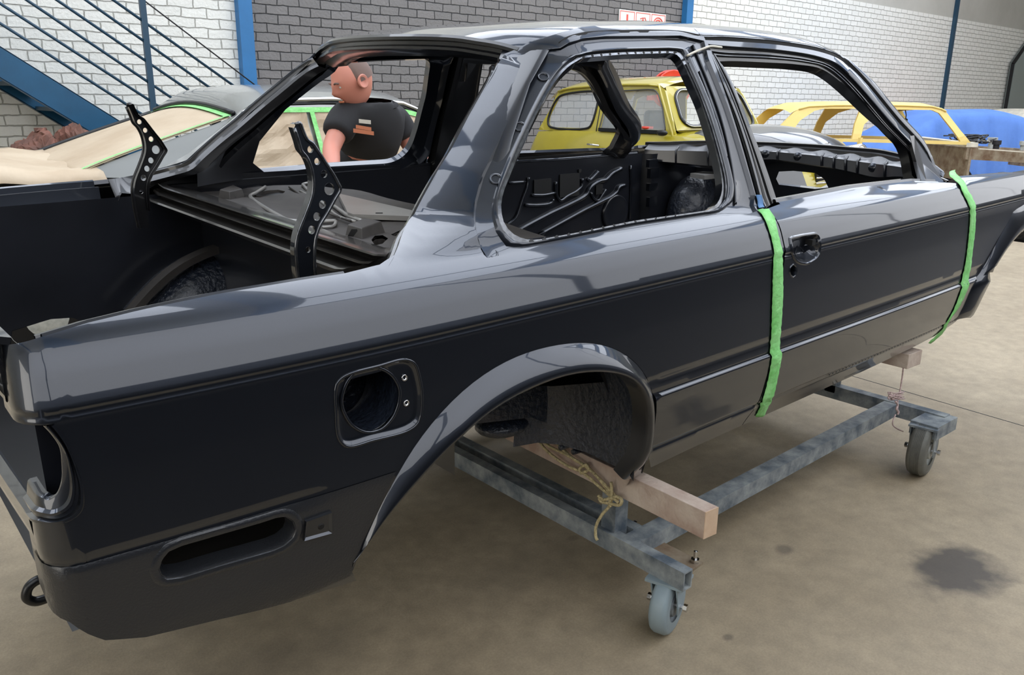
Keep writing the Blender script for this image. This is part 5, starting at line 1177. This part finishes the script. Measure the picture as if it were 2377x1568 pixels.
# rear quarter fill between screen and side
rows = [[SF.w(backpt(q, 0)-np.array((0, 0, .01))) for q in np.linspace(0, 1, 18)], [SF.w((float(np.interp(.935+.345*q**.95, [.93, 1.05, 1.20, 1.28], [1.36, 1.64, 1.89, 2.0])), tf(.94+.33*q)+.006, .935+.345*q**.95)) for q in np.linspace(0, 1, 18)]]
MB().grid(rows).out('rear_pillar', 'grey_car', sc, smooth=True)
P = [backpt(q, .0)+np.array((0, .02, .012)) for q in np.linspace(0, 1, 18)]
rows = [[SF.w(p+np.array((0, k, .0))) for p in P] for k in (-.02, .012)]
o = MB().grid(rows).out('green_tape', 'tape', None); o.modifiers.new('thickness', 'SOLIDIFY').thickness = .001; tag(o, 'green tape down the near edge of the papered rear window', 'masking tape')
P = [backpt(.985, k)+np.array((.0, .0, .008)) for k in np.linspace(0, 1, 18)]
rows = [[SF.w(p+np.array((k, 0, k*.3))) for p in P] for k in (-.012, .02)]
o = MB().grid(rows).out('green_tape', 'tape', None); o.modifiers.new('thickness', 'SOLIDIFY').thickness = .001; tag(o, 'green tape along the top of the papered rear window, below the roof', 'masking tape')
MB().tube([SF.w(backpt(1.0, k)+np.array((.02, 0, .022))) for k in np.linspace(0, 1, 12)], .014, 8).out('roof_edge_trim', 'black', sc, smooth=True)
MB().tube([SF.w(backpt(q, 1.0)+np.array((0, .03, .0))) for q in np.linspace(0, 1, 12)], .014, 8).out('rear_window_trim', 'black', sc, smooth=True)
rr = random.Random(8); rows = []
for j, t in enumerate(np.linspace(.10, SW-.2, 16)):
    row = []
    for i, s_ in enumerate(np.linspace(.10, 1.22, 26)):
        z = float(np.interp(s_, [.0, .1, .6, 1.1, 1.22], [.80, .885, .925, .955, .975]))+.02+.06*bump_(s_-.75-(t-.5)*.25, .22)+.006*math.sin(s_*23+t*11)+rr.uniform(-.004, .004)+(-.02 if i == 0 else 0)
        row.append(SF.w((s_, t, z-.06*bump_(t-.1, .04))))
    rows.append(row)
o = MB().grid(rows).out('masking_paper', 'paper', None, smooth=True); o.modifiers.new('thickness', 'SOLIDIFY').thickness = .002; tag(o, 'crumpled brown paper draped over the boot lid of the silver coupe', 'masking paper')
# --- small olive-yellow car with black bonnet
MF = Frame((4.35, 4.35), -90); MW = 1.38
mc = thing('small_hatch_car', 'small olive-yellow classic car with a black bonnet standing before the charcoal wall', 'car', MF.w((1.5, .7, 0)))
S2 = lambda pts, t=.05: MF.tr(pts, t)
mz = 1.10; mtf = tumb(mz, .22, .06)
R2 = lambda L: [tuple(np.round(p, 2)) for p in L]
w1 = [(.33, 1.13), (.32, 1.20), (.40, 1.37), (.50, 1.405), (.86, 1.43), (.91, 1.42), (.93, 1.38), (.90, 1.13), (.86, 1.105), (.38, 1.10)]
w2 = [(1.01, 1.11), (1.035, 1.40), (1.07, 1.43), (1.50, 1.445), (1.57, 1.44), (1.61, 1.41), (1.69, 1.29), (1.765, 1.12), (1.74, 1.105)]
lower_body('body', 'mini', mc, MF, [(-.04, .72, .74, .14), (.0, .80, .84, .08), (.08, .96, .98, .04), (.20, 1.075, 1.08, .01), (.6, 1.10, 1.10, 0), (1.85, 1.10, 1.115, .0), (1.98, 1.09, 1.13, .02), (2.3, 1.05, 1.12, .05), (2.65, 1.00, 1.07, .07), (2.84, .95, 1.0, .08), (2.95, .84, .9, .10), (3.0, .70, .76, .15)], MW, zl=.38)
for s_ in (.45, 2.5):
    for t_ in (.12, MW-.12): wheel(mc, MF, s_, t_, .25, .25+.15)
for s_ in (.9, 2.0):
    for t_ in (.25, MW-.25):
        o = MB().box(MF.w((s_, t_, .19)), (.2, .2, .38)).out('support_block', 'steel', None, bevel=.003); tag(o, 'steel block holding up the small olive-yellow car', 'stand', 'support blocks under the small car')
gut = [(.40, 1.44), (.48, 1.462), (.6, 1.475), (.9, 1.49), (1.25, 1.497), (1.5, 1.495), (1.60, 1.485)]
o_side = [(.20, 1.07), (.22, 1.10), (.31, 1.25), (.37, 1.39)]+gut+[(1.68, 1.43), (1.82, 1.19), (1.88, 1.07)]
for far in (False, True):
    sheetpanel('side_frame', 'mini', mc, MF, o_side, [w1, w2], mtf, MW, far)
    sheetpanel('side_glass', 'glass', mc, MF, inset(w1, -.003), [], lambda z: mtf(z)+.012, MW, far, th=.004)
    sheetpanel('door_glass', 'glass', mc, MF, inset(w2, -.003), [], lambda z: mtf(z)+.012, MW, far, th=.004)
sv = lambda L, k=.0: [MF.w((a, mtf(b)-k, b)) for a, b in L]
MB().tube(sv(resample(cr(w1, 4, True), 60, True), .002), .011, 6, closed=True).out('window_seal', 'black', mc, smooth=True)
MB().tube(sv(resample(w2, 60, True), .001), .006, 6, closed=True).out('window_seal', 'mini_black', mc, smooth=True)
MB().tube(sv([(.97, 1.47), (.975, 1.1), (.98, .8), (.98, .6)], -.001), .006, 6).out('door_gap', 'seam', mc, smooth=True)
MB().tube(sv([(1.60, 1.48), (1.70, 1.32), (1.84, 1.10), (1.87, 1.0), (1.87, .6)], .004), .012, 8).out('body_seam', 'mini', mc, smooth=True)
roofskin('roof', 'mini', mc, MF, [(.30, 1.36), (.36, 1.42)]+gut+[(1.66, 1.455)], mtf, MW, .07)
MB().tube(sv([(a, b-.012) for a, b in gut], .014), .010, 8).out('drip_rail', 'mini', mc, smooth=True)
MB().bar(MF.w((1.02, .045, 1.10)), MF.w((1.77, .045, 1.10)), .02, .03).out('window_ledge', 'black', mc)
dh = MF.tr(tr('B', (1740,990), (1830,1000)), .0); MB().tube([MF.w((dh[0][0], -.02, dh[0][1])), MF.w((dh[0][0]+.02, -.045, dh[0][1])), MF.w((dh[1][0], -.045, dh[1][1]))], .009, 8).out('door_handle', 'chrome', mc, smooth=True)
q = MF.tr(tr('O', (775,1245)), .0)[0]; MB().ball(MF.w((q[0], -.012, q[1])), (.02, .06, .025), 12).out('indicator_lamp', 'black', mc, smooth=True)
# windscreen across the front
WL, WH = (1.86, 1.13), (1.66, 1.46)
def wsp(k, q, out=0.):
    s_, z = WL[0]+(WH[0]-WL[0])*q, WL[1]+(WH[1]-WL[1])*q; t0 = mtf(z)+.02; return np.array((s_+.07*math.sin(PI*k)+out, t0+(MW-2*t0)*k, z+.02*math.sin(PI*k)*q))
def rrect(x0, y0, x1, y1, r, n=6):
    P = []
    for cx, cy, a0 in ((x1-r[0], y1-r[1], 0), (x0+r[0], y1-r[1], 90), (x0+r[0], y0+r[1], 180), (x1-r[0], y0+r[1], 270)):
        for i in range(n+1): a = math.radians(a0+90*i/n); P.append((cx+r[0]*math.cos(a), cy+r[1]*math.sin(a)))
    return P
wo, wi = rrect(.0, -.08, 1, 1.04, (.02, .05)), rrect(.06, .06, .94, .93, (.09, .26))
MB().grid([[MF.w(wsp(a, b)) for a, b in wo], [MF.w(wsp(a, b)) for a, b in wi], [MF.w(wsp(a, b, -.03)) for a, b in wi]], closed=True).out('windscreen_frame', 'mini', mc, smooth='auto')
MB().tube([MF.w(wsp(a, b, .006)) for a, b in wi], .014, 8, closed=True).out('windscreen_seal', 'black', mc, smooth=True)
MB().tube([MF.w(wsp(a, b, .016)) for a, b in wi], .005, 8, closed=True).out('windscreen_bead', 'chrome', mc, smooth=True)
MB().poly([MF.w(wsp(a, b, -.01)) for a, b in wi]).out('windscreen_glass', 'glass', mc)
MB().grid([[MF.w((s_, t, z)) for t in np.linspace(.08, MW-.08, 8)] for s_, z in ((1.90, 1.12), (1.75, 1.10), (1.62, 1.08), (1.60, .95))]).out('dashboard', 'black', mc, smooth='auto')
MB().tube([MF.w((1.52+.03*math.sin(a), 1.0+.17*math.cos(a), 1.10+.15*math.sin(a))) for a in np.linspace(0, 2*PI, 25)[:-1]], .012, 8, closed=True).out('steering_wheel', 'black', mc, smooth=True)
for t in (.38, 1.0): MB().box(MF.w((.95, t, 1.02)), (.45, .12, .5)).out('seat_back', 'black', mc, bevel=.04)
MB().tube([MF.w((1.2+.03*i, .10+.03*math.sin(i), 1.13)) for i in range(14)], .012, 6).out('cloth_on_ledge', 'red', mc, smooth=True)
# bonnet and nose
BL = [(1.97, 1.145, .56), (2.15, 1.155, .54), (2.27, 1.155, .53), (2.45, 1.145, .52), (2.62, 1.12, .50), (2.78, 1.07, .48), (2.88, 1.0, .46), (2.93, .92, .44)]
MB().grid([[MF.w((s_+.03*(1-a*a), MW/2+hw*a, z+.02-.075*a*a-(.03 if abs(a) > .99 else 0))) for a in np.linspace(-1, 1, 19)] for s_, z, hw in BL]).out('bonnet', 'mini_black', mc, smooth=True)
MB().ball(MF.w((2.86, MW/2, 1.045)), (.05, .02, .012), 10).out('bonnet_badge', 'chrome', mc, smooth=True)
for t in (.17, MW-.17):
    c = MF.w((2.90, t, .93)); MB().lathe(c-np.array((0, 0, 0)), MF.e*.98+np.array((0, 0, .2)), [(.105, -.16), (.105, .0), (.100, .015), (.088, .012)], 28).out('headlamp_ring', 'chrome', mc, smooth=True)
    MB().lathe(c, MF.e*.98+np.array((0, 0, .2)), [(.09, .008), (.06, .022), (0, .028)], 28).out('headlamp_glass', 'cream', mc, smooth=True)
gr = MB(); gr.box(MF.w((2.98, MW/2, .80)), (.62, .02, .2)); gr.out('grille_panel', 'black', mc)
for k in range(5): MB().tube([MF.w((3.0, MW/2-.32+.64*q, .72+.04*k)) for q in np.linspace(0, 1, 6)], .007, 6).out('grille_bar', 'chrome', mc, smooth=True)
# --- pale yellow stripped shell
YF = Frame((8.03, 3.33), -40); YW = 1.45; yb = .98; ytf = tumb(yb, .30, .06)
yc = thing('yellow_car_shell', 'stripped pale yellow car shell with empty window openings before the white brick wall', 'car body', YF.w((.8, .7, 0)))
lower_body('body', 'yellow', yc, YF, [(-1.15, .74, .78, .1), (-1.0, .82, .86, .04), (-.5, .90, .93, .01), (0, .94, .96, 0), (.2, .95, .95, 0), (.25, .93, .93, 0)], YW)
for s_ in (-.5, 2.45):
    for t_ in (.12, YW-.12): wheel(yc, YF, s_, t_, .29)
yg = [(-.14, 1.285), (-.02, 1.32), (.28, 1.335), (.7, 1.343), (1.1, 1.343), (1.45, 1.335), (1.56, 1.31), (1.62, 1.28)]
yo = [(-.52, .93), (-.40, 1.05), (-.20, 1.25)]+yg+[(1.80, 1.06), (1.95, .90)]
y1 = [(-.28, .955), (-.12, 1.16), (.05, 1.27), (.16, 1.295), (.60, 1.30), (.53, 1.12), (.50, .955)]; y2 = [(.60, .955), (.64, 1.12), (.78, 1.24), (.95, 1.295), (1.45, 1.295), (1.54, 1.26), (1.70, 1.07), (1.80, .94)]
for far in (False, True): sheetpanel('side_frame', 'yellow', yc, YF, yo, [y1, y2], ytf, YW, far, th=.035)
roofskin('roof', 'yellow', yc, YF, [(-.24, 1.24)]+yg, ytf, YW, .045)
MB().tube([YF.w((a, ytf(b)-.008, b)) for a, b in yg], .010, 8).out('drip_rail', 'yellow', yc, smooth=True)
for t in (.03, YW-.03): MB().bar(YF.w((.2, t, .36)), YF.w((1.95, t, .36)), .06, .14).out('sill', 'yellow', yc)
MB().bar(YF.w((.62, .05, .3)), YF.w((.60, .07, .97)), .05, .04, (0, 1, 0)).out('door_post', 'yellow', yc)
cross('windscreen_header', 'tan', yc, YF, (1.58, 1.29), (1.58, 1.29), ytf, YW, .022)
p = YF.w((1.40, YW*.5, 1.30)); MB().tube([p, p+np.array((.05, .0, -.07)), p+np.array((.03, -.01, -.11))], .006, 6).out('mirror_arm', 'wire', yc, smooth=True); MB().ball(p+np.array((-.0, -.02, -.13)), (.03, .03, .02), 10).out('mirror_stub', 'wire', yc, smooth=True)
# open engine bay with bare rails
for t in (.10, YW-.10): MB().bar(YF.w((1.9, t, .80)), YF.w((3.25, t, .74)), .05, .14).out('inner_wing_rail', 'tan', yc)
MB().bar(YF.w((1.95, .06, .90)), YF.w((1.95, YW-.06, .92)), .14, .05).out('scuttle_rail', 'cream', yc)
MB().bar(YF.w((3.25, .05, .70)), YF.w((3.25, YW-.05, .70)), .05, .22).out('front_panel', 'tan', yc)
MB().bar(YF.w((1.95, .06, .55)), YF.w((1.95, YW-.06, .55)), .03, .62).out('bulkhead', 'tan', yc)
MB().bar(YF.w((2.0, .0, .86)), YF.w((3.2, .02, .79)), .02, .012).out('wing_flange', 'cream', yc)
MB().box(YF.w((2.25, .55, .93)), (.26, .2, .02), rz=-.5).out('loose_tray', 'cream', yc)
rr = random.Random(11)
for i in range(16):
    c = np.array((2.1+rr.uniform(-.1, .25), .4+rr.uniform(0, .5), .93)); pts = [YF.w(c+np.array((rr.uniform(-.1, .2), rr.uniform(-.15, .15), rr.uniform(-.02, .07)))) for _ in range(5)]
    MB().tube(cr(pts, 6), .006+.004*rr.random(), 6).out('wiring_loom', 'wire', yc, smooth=True)
for k, (s_, t_, z_, r_) in enumerate(((2.35, .25, .92, .05), (2.7, .95, .93, .06), (2.9, .6, .9, .05))): MB().lathe(YF.w((s_, t_, z_-.12)), (0, 0, 1), [(0, 0), (r_*.7, 0), (r_*.7, .10), (r_, .10), (r_, .15), (0, .15)], 16).out('reservoir', 'wire' if k == 0 else 'rim', yc, smooth='auto')
# --- covered car
TF = Frame((10.9, 4.05), -32); TW = 1.6
rows = []; rr = random.Random(2)
for i, s_ in enumerate(np.linspace(-.2, 4.0, 64)):
    zt = float(np.interp(s_, [-.2, 0, .5, 1.0, 1.35, 2.35, 2.7, 3.1, 3.8, 4.0], [.3, .62, .86, 1.14, 1.285, 1.30, 1.20, .92, .82, .45])); row = []
    for j, a in enumerate(np.linspace(-1, 1, 45)):
        b = abs(a); hw = TW/2; fl = .02*math.sin(s_*15+a*4)*b+.015*math.sin(s_*29+1)*b*b
        if b < .5: t = a/.5*hw*.72; z = zt-.04*(b/.5)**2
        else: k = (b-.5)/.5; t = math.copysign(hw*(.72+.30*k**.6), a)+fl*2; z = zt-.04-(zt-.16)*k**1.25
        row.append(TF.w((s_+fl, TW/2+t, z+.01*math.sin(s_*9+a*6))))
    rows.append(row)
o = MB().grid(rows).out('car_cover', 'tarp', None, smooth=True); o.modifiers.new('thickness', 'SOLIDIFY').thickness = .004; tag(o, 'blue fabric cover draped over a parked car behind the stripped yellow shell', 'car cover')
# --- pale car with red flank at the right edge
PF = Frame((15.6, 3.6), -32)
pc = thing('pale_car', 'pale car with a red flank at the right edge beyond the blue cover', 'car', PF.w((1, .7, 0)))
lower_body('body', 'red', pc, PF, [(-.6, .75, .8, .1), (-.4, .86, .9, .02), (.4, .95, .97, 0), (2.2, .95, .97, 0), (3.2, .85, .9, .03), (3.4, .7, .72, .1)], 1.6)
sheetpanel('side_frame', 'cream', pc, PF, [(-.2, .92), (.15, 1.22), (.4, 1.27), (1.5, 1.28), (1.8, 1.2), (2.2, .93)], [[(0, .96), (.22, 1.18), (.5, 1.22), (1.4, 1.22), (1.9, .96)]], tumb(.95, .3, .04), 1.6)
sheetpanel('side_frame', 'cream', pc, PF, [(-.2, .92), (.15, 1.22), (.4, 1.27), (1.5, 1.28), (1.8, 1.2), (2.2, .93)], [[(0, .96), (.22, 1.18), (.5, 1.22), (1.4, 1.22), (1.9, .96)]], tumb(.95, .3, .04), 1.6, True)
roofskin('roof', 'cream', pc, PF, [(.0, 1.12), (.15, 1.22), (.4, 1.27), (1.5, 1.28), (1.8, 1.2)], tumb(.95, .3, .04), 1.6, .05)
for s_ in (.2, 2.6):
    for t_ in (.12, 1.48): wheel(pc, PF, s_, t_, .29)
# ------------------------------------------------------------------ hose reel, bags, person
rc = wallpt(1562, 207, 5.55); ax = np.array((.80, .60, 0))*1.; ax = np.array((math.cos(math.radians(62)), math.sin(math.radians(62)), 0))
hrl = thing('fire_hose_reel', 'red fire hose reel on the charcoal wall above the small yellow car', 'hose reel', rc)
for k in (0, .16): MB().lathe(rc+ax*k, -ax, [(0, -.012), (.24, -.012), (.255, -.004), (.255, .006), (.24, .012), (.21, .002), (.09, .002), (.08, .016), (0, .016)], 40).out('reel_flange', 'red', hrl, smooth='auto')
MB().lathe(rc+ax*.008, ax, [(.05, 0), (.19, 0), (.2, .02), (.185, .04), (.2, .07), (.185, .09), (.2, .12), (.19, .145), (.05, .145)], 32).out('hose_coil', 'black', hrl, smooth=True)
MB().lathe(rc-ax*.018, -ax, [(0, .002), (.075, .002), (.075, 0)], 24).out('hub_label', 'white', hrl, smooth=True)
MB().bar(rc+ax*.08, (rc[0]+.05, WY-.01, rc[2]), .04, .04).bar((rc[0]+.05, WY-.012, rc[2]-.15), (rc[0]+.05, WY-.012, rc[2]+.15), .12, .02, (0, 1, 0)).out('wall_bracket', 'red', hrl)
def bag(pts, y, label, seed, depth=.28, bottom=None):
    rr = random.Random(seed); P = [wallpt(u, v, y) for u, v in pts]; P = resample(cr(P, 3, True), 40, True); c = P.mean(0); rows = []
    for k, q in enumerate(np.linspace(-1, 1, 13)):
        s = math.sqrt(max(0, 1-q*q*.97)); rows.append([c+(p-c)*(s**.6)*(1+.05*math.sin(i*1.7+k*2.1+seed))+np.array((0, q*depth, 0))+np.array((rr.uniform(-1, 1), rr.uniform(-1, 1), rr.uniform(-1, 1)))*.012 for i, p in enumerate(P)])
    mb = MB(); mb.grid(rows, closed=True); mb.poly(rows[0]); mb.poly(rows[-1]); o = mb.out('paper_bag', 'bag', None, smooth=False); tag(o, label, 'bag'); return o
bag([(15,392),(30,350),(38,335),(75,320),(92,298),(104,302),(115,318),(130,335),(118,360),(108,392)], 4.55, 'dark brown crumpled paper bag under the stairs, the left one', 3)
bag([(112,392),(130,345),(142,305),(165,290),(172,284),(178,296),(205,308),(205,325),(230,345),(225,392)], 4.7, 'reddish-brown crumpled paper bag under the stairs, right of the dark one', 9)
zb_ = wallpt(70, 390, 4.55)[2]-.10; b0, b1 = wallpt(-20, 390, 4.6)[0], wallpt(270, 390, 4.6)[0]
tbn = thing('work_bench', 'low grey bench under the stairs carrying two crumpled paper bags', 'bench', ((b0+b1)/2, 4.65, 0))
MB().box(((b0+b1)/2, 4.65, zb_-.0), (b1-b0, .62, .04)).out('bench_top', 'tan', tbn, bevel=.003)
for x in (b0+.05, b1-.05):
    for y in (4.40, 4.90): MB().box((x, y, (zb_-.02)/2), (.05, .05, zb_-.02)).out('leg', 'steel', tbn)
# person behind the shell, bending forward, head turned to the left of the picture
PY = 1.62
D_ = np.array((-.52, -.86, 0)); Rr = np.array((.86, -.52, 0))
def pw(u, v, y=PY): return wallpt(u, v, y)
head = pw(818, 186, 1.55); neck = pw(850, 236, 1.62); shL = pw(800, 268, 1.58); shR = pw(918, 274, 1.66); chest = pw(862, 290, 1.62)
hip = chest+np.array((.12, .34, 0)); hip[2] = .90
elR = pw(958, 350, 1.62); haR = pw(1016, 400, 1.55); haR[2] -= .03; elL = pw(768, 345, 1.5); haL = pw(772, 392, 1.28); haL[2] -= .04
hip2 = hip; LgR = hip+Rr*.10+np.array((0, 0, -.04)); LgL = hip-Rr*.10+np.array((0, 0, -.04))
pr = thing('person', 'person in a charcoal t-shirt with an orange print bending forward behind the black shell', 'person', (hip[0], hip[1], 0))
def skin_obj(name, V, E, R, m, parent, sub=2, root=0, merge=None):
    off = Vector((0, 0, 0)); q = parent
    while q is not None: off += q.location; q = q.parent
    me = bpy.data.meshes.new(name); me.from_pydata([tuple(Vector(map(float, v))-off) for v in V], E, []); me.materials.append(M[m]); o = bpy.data.objects.new(name, me); COL.objects.link(o); o.parent = parent
    md = o.modifiers.new('skin', 'SKIN'); md.use_smooth_shade = True
    lay = me.skin_vertices[0] if me.skin_vertices else None
    if lay is None:
        bm = bmesh.new(); bm.from_mesh(me); bm.verts.layers.skin.verify(); bm.to_mesh(me); bm.free(); lay = me.skin_vertices[0]
    for i, r in enumerate(R): lay.data[i].radius = r if isinstance(r, tuple) else (r, r); lay.data[i].use_root = (i == root)
    sb = o.modifiers.new('sub', 'SUBSURF'); sb.levels = sub; sb.render_levels = sub
    return o
def chain(V, E, R, start, pts, rad):
    p = start
    for q, r in zip(pts, rad): V.append(q); R.append(r); E.append((p, len(V)-1)); p = len(V)-1
    return p
up = np.array((0, 0, 1.))
# body: pelvis, spine, neck, arms with hands, legs
V, E, R = [hip], [], [(.13, .10)]
sp_ = chain(V, E, R, 0, [hip*.6+chest*.4, chest*.85+hip*.15, chest*.3+neck*.7-up*.03], [(.12, .09), (.12, .09), (.07, .06)])
nk = chain(V, E, R, sp_, [neck], [.058])
for sh, el, ha, sd in ((shL, elL, haL, -1), (shR, elR, haR, 1)):
    wr = el*.12+ha*.88
    chain(V, E, R, sp_, [sh-up*.01, sh*.5+el*.5, el, el*.5+wr*.5, wr], [.050, .048, .043, .040, .028])
for lg, sd in ((LgL, -1), (LgR, 1)):
    kn = lg+np.array((0, 0, -.42))-Rr*0+D_*.05; an = np.array((lg[0], lg[1], .09)); chain(V, E, R, 0, [lg, lg*.5+kn*.5, kn, kn*.5+an*.5, an], [.085, .078, .056, .052, .038])
body = skin_obj('body', V, E, R, 'skin', pr)
# head shaped mesh: skull, jaw, nose, brow, ear
fd = -Rr*.80+D_*.42-up*.42; fd /= np.linalg.norm(fd); sdv = np.cross(fd, up); sdv /= np.linalg.norm(sdv); hu = np.cross(sdv, fd)
def hp(a, b, c): return head+fd*a+sdv*b+hu*c
rows = []
for i in range(25):
    th = PI*i/24; row = []
    for j in range(32):
        ph = 2*PI*j/32; x = math.sin(th)*math.cos(ph); y = math.sin(th)*math.sin(ph); z = math.cos(th)
        a, b, c = x*.098, y*.076, z*.118
        if z < 0: b *= 1-.30*(-z)**1.2; a = a*(1-.18*(-z)) if x < 0 else a*(1-.05*(-z))
        if x > 0:
            a += .030*bump_(y, .22)*bump_(z+.18, .20)*x**3          # nose
            a += .010*bump_(z-.12, .12)*x**2*(1 if abs(y) < .6 else 0)   # brow
            a -= .010*bump_(z-.0, .09)*(bump_(y-.36, .2)+bump_(y+.36, .2))*x  # eye sockets
            a += .008*bump_(z+.62, .10)*bump_(y, .35); a -= .006*bump_(z+.54, .04)*bump_(y, .4); a += .012*bump_(z+.92, .16)*bump_(y, .5)
        row.append(hp(a, b, c))
    rows.append(row)
hd = MB().grid(rows, closed=True).out('head', 'skin', body, smooth=True)
for sg in (1, -1):
    MB().ball(hp(.0, sg*.078, -.005), .001, 4)
    MB().lathe(hp(-.005, sg*.074, -.01), sdv*sg+fd*-.3, [(.0, .002), (.018, .004), (.028, .016), (.032, .012), (.026, .0)], 16).out('ear', 'skin', body, smooth=True)
    MB().ball(hp(.082, sg*.030, .002), .0075, 10).out('eye', 'white', body, smooth=True)
    MB().tube([hp(.100, sg*.016, .022), hp(.100, sg*.030, .027), hp(.092, sg*.046, .022)], .004, 6).out('eyebrow', 'hair', body, smooth=True)
MB().tube([hp(.094, -.022, -.064), hp(.102, 0, -.062), hp(.094, .022, -.064)], .0045, 6).out('mouth', 'orange', body, smooth=True)
rows = []
for i in range(10):
    th = PI*.5*i/9*1.05
    rows.append([hp(math.sin(th)*math.cos(ph)*.1005-.004*(1 if True else 0), math.sin(th)*math.sin(ph)*.0785, math.cos(th)*.1205) if not (math.cos(ph) > .25 and th > .75) else hp(math.sin(.75)*math.cos(ph)*.095, math.sin(.75)*math.sin(ph)*.076, math.cos(.75)*.118) for ph in np.linspace(0, 2*PI, 33)[:-1]])
MB().grid(rows, closed=True).out('hair', 'hair', pr, smooth=True)
def hand(wr, dirv, palm_n, sd, name='hand'):
    dirv = dirv/np.linalg.norm(dirv); palm_n = palm_n-dirv*(palm_n @ dirv); palm_n /= np.linalg.norm(palm_n); ac = np.cross(dirv, palm_n)*sd
    V, E, R = [wr], [], [.024]
    c = chain(V, E, R, 0, [wr+dirv*.035, wr+dirv*.075], [(.032, .018), (.036, .016)])
    for k, (off, ln) in enumerate(((-.033, .066), (-.011, .076), (.011, .071), (.032, .056))):
        b = wr+dirv*.085+ac*off; chain(V, E, R, c, [b, b+dirv*ln*.45+palm_n*ln*.15, b+dirv*ln*.75+palm_n*ln*.42, b+dirv*ln*.85+palm_n*ln*.72], [.0095, .0088, .0082, .0070])
    b = wr+dirv*.03-ac*.028; chain(V, E, R, 1, [b, b+dirv*.028-ac*.022, b+dirv*.055-ac*.028+palm_n*.014], [.012, .0105, .0085])
    return skin_obj(name, V, E, R, 'skin', body)
for el, ha, sd in ((elL, haL, -1), (elR, haR, 1)):
    d = ha-el; hand(el*.12+ha*.88, d, -up+D_*.3, sd)
# t-shirt
V, E, R = [hip+up*.02], [], [(.165, .125)]
sp_ = chain(V, E, R, 0, [hip*.7+chest*.3, hip*.35+chest*.65, chest, chest*.45+neck*.55-up*.02], [(.165, .125), (.175, .13), (.175, .13), (.11, .09)])
chain(V, E, R, sp_, [neck-up*.012], [.070])
for sh, el in ((shL, elL), (shR, elR)): chain(V, E, R, 3, [sh*.8+chest*.2, sh-up*.01, sh*.55+el*.45, sh*.35+el*.65], [.10, .086, .078, .076])
tsh = skin_obj('tshirt', V, E, R, 'shirt', pr)
# trousers and shoes
V, E, R = [hip+up*.0], [], [(.150, .118)]
for lg in (LgL, LgR):
    kn = lg+np.array((0, 0, -.42))+D_*.05; an = np.array((lg[0], lg[1], .10)); chain(V, E, R, 0, [lg, lg*.5+kn*.5, kn, kn*.5+an*.5, an], [.105, .094, .075, .068, .062])
skin_obj('trousers', V, E, R, 'trousers', pr)
for lg in (LgL, LgR):
    a = np.array((lg[0], lg[1], .055)); V, E, R = [a], [], [.045]; chain(V, E, R, 0, [a+D_*.08-up*.01, a+D_*.17-up*.022], [(.045, .04), (.038, .028)]); chain(V, E, R, 0, [a-D_*.06-up*.008], [.038]); skin_obj('shoe', V, E, R, 'black', pr)
# chest print: stripes on the shirt front
for (u0, v0, u1, v1, w, m) in ((833, 281, 861, 284, .018, 'cream'), (826, 294, 862, 300, .016, 'orange'), (820, 303, 868, 310, .018, 'orange')):
    rows = []
    for k in (-.5, .5): rows.append([pw(u0+(u1-u0)*q, v0+(v1-v0)*q, 1.465+.0*q)+up*w*k for q in np.linspace(0, 1, 6)])
    MB().grid(rows).out('shirt_print', m, tsh)
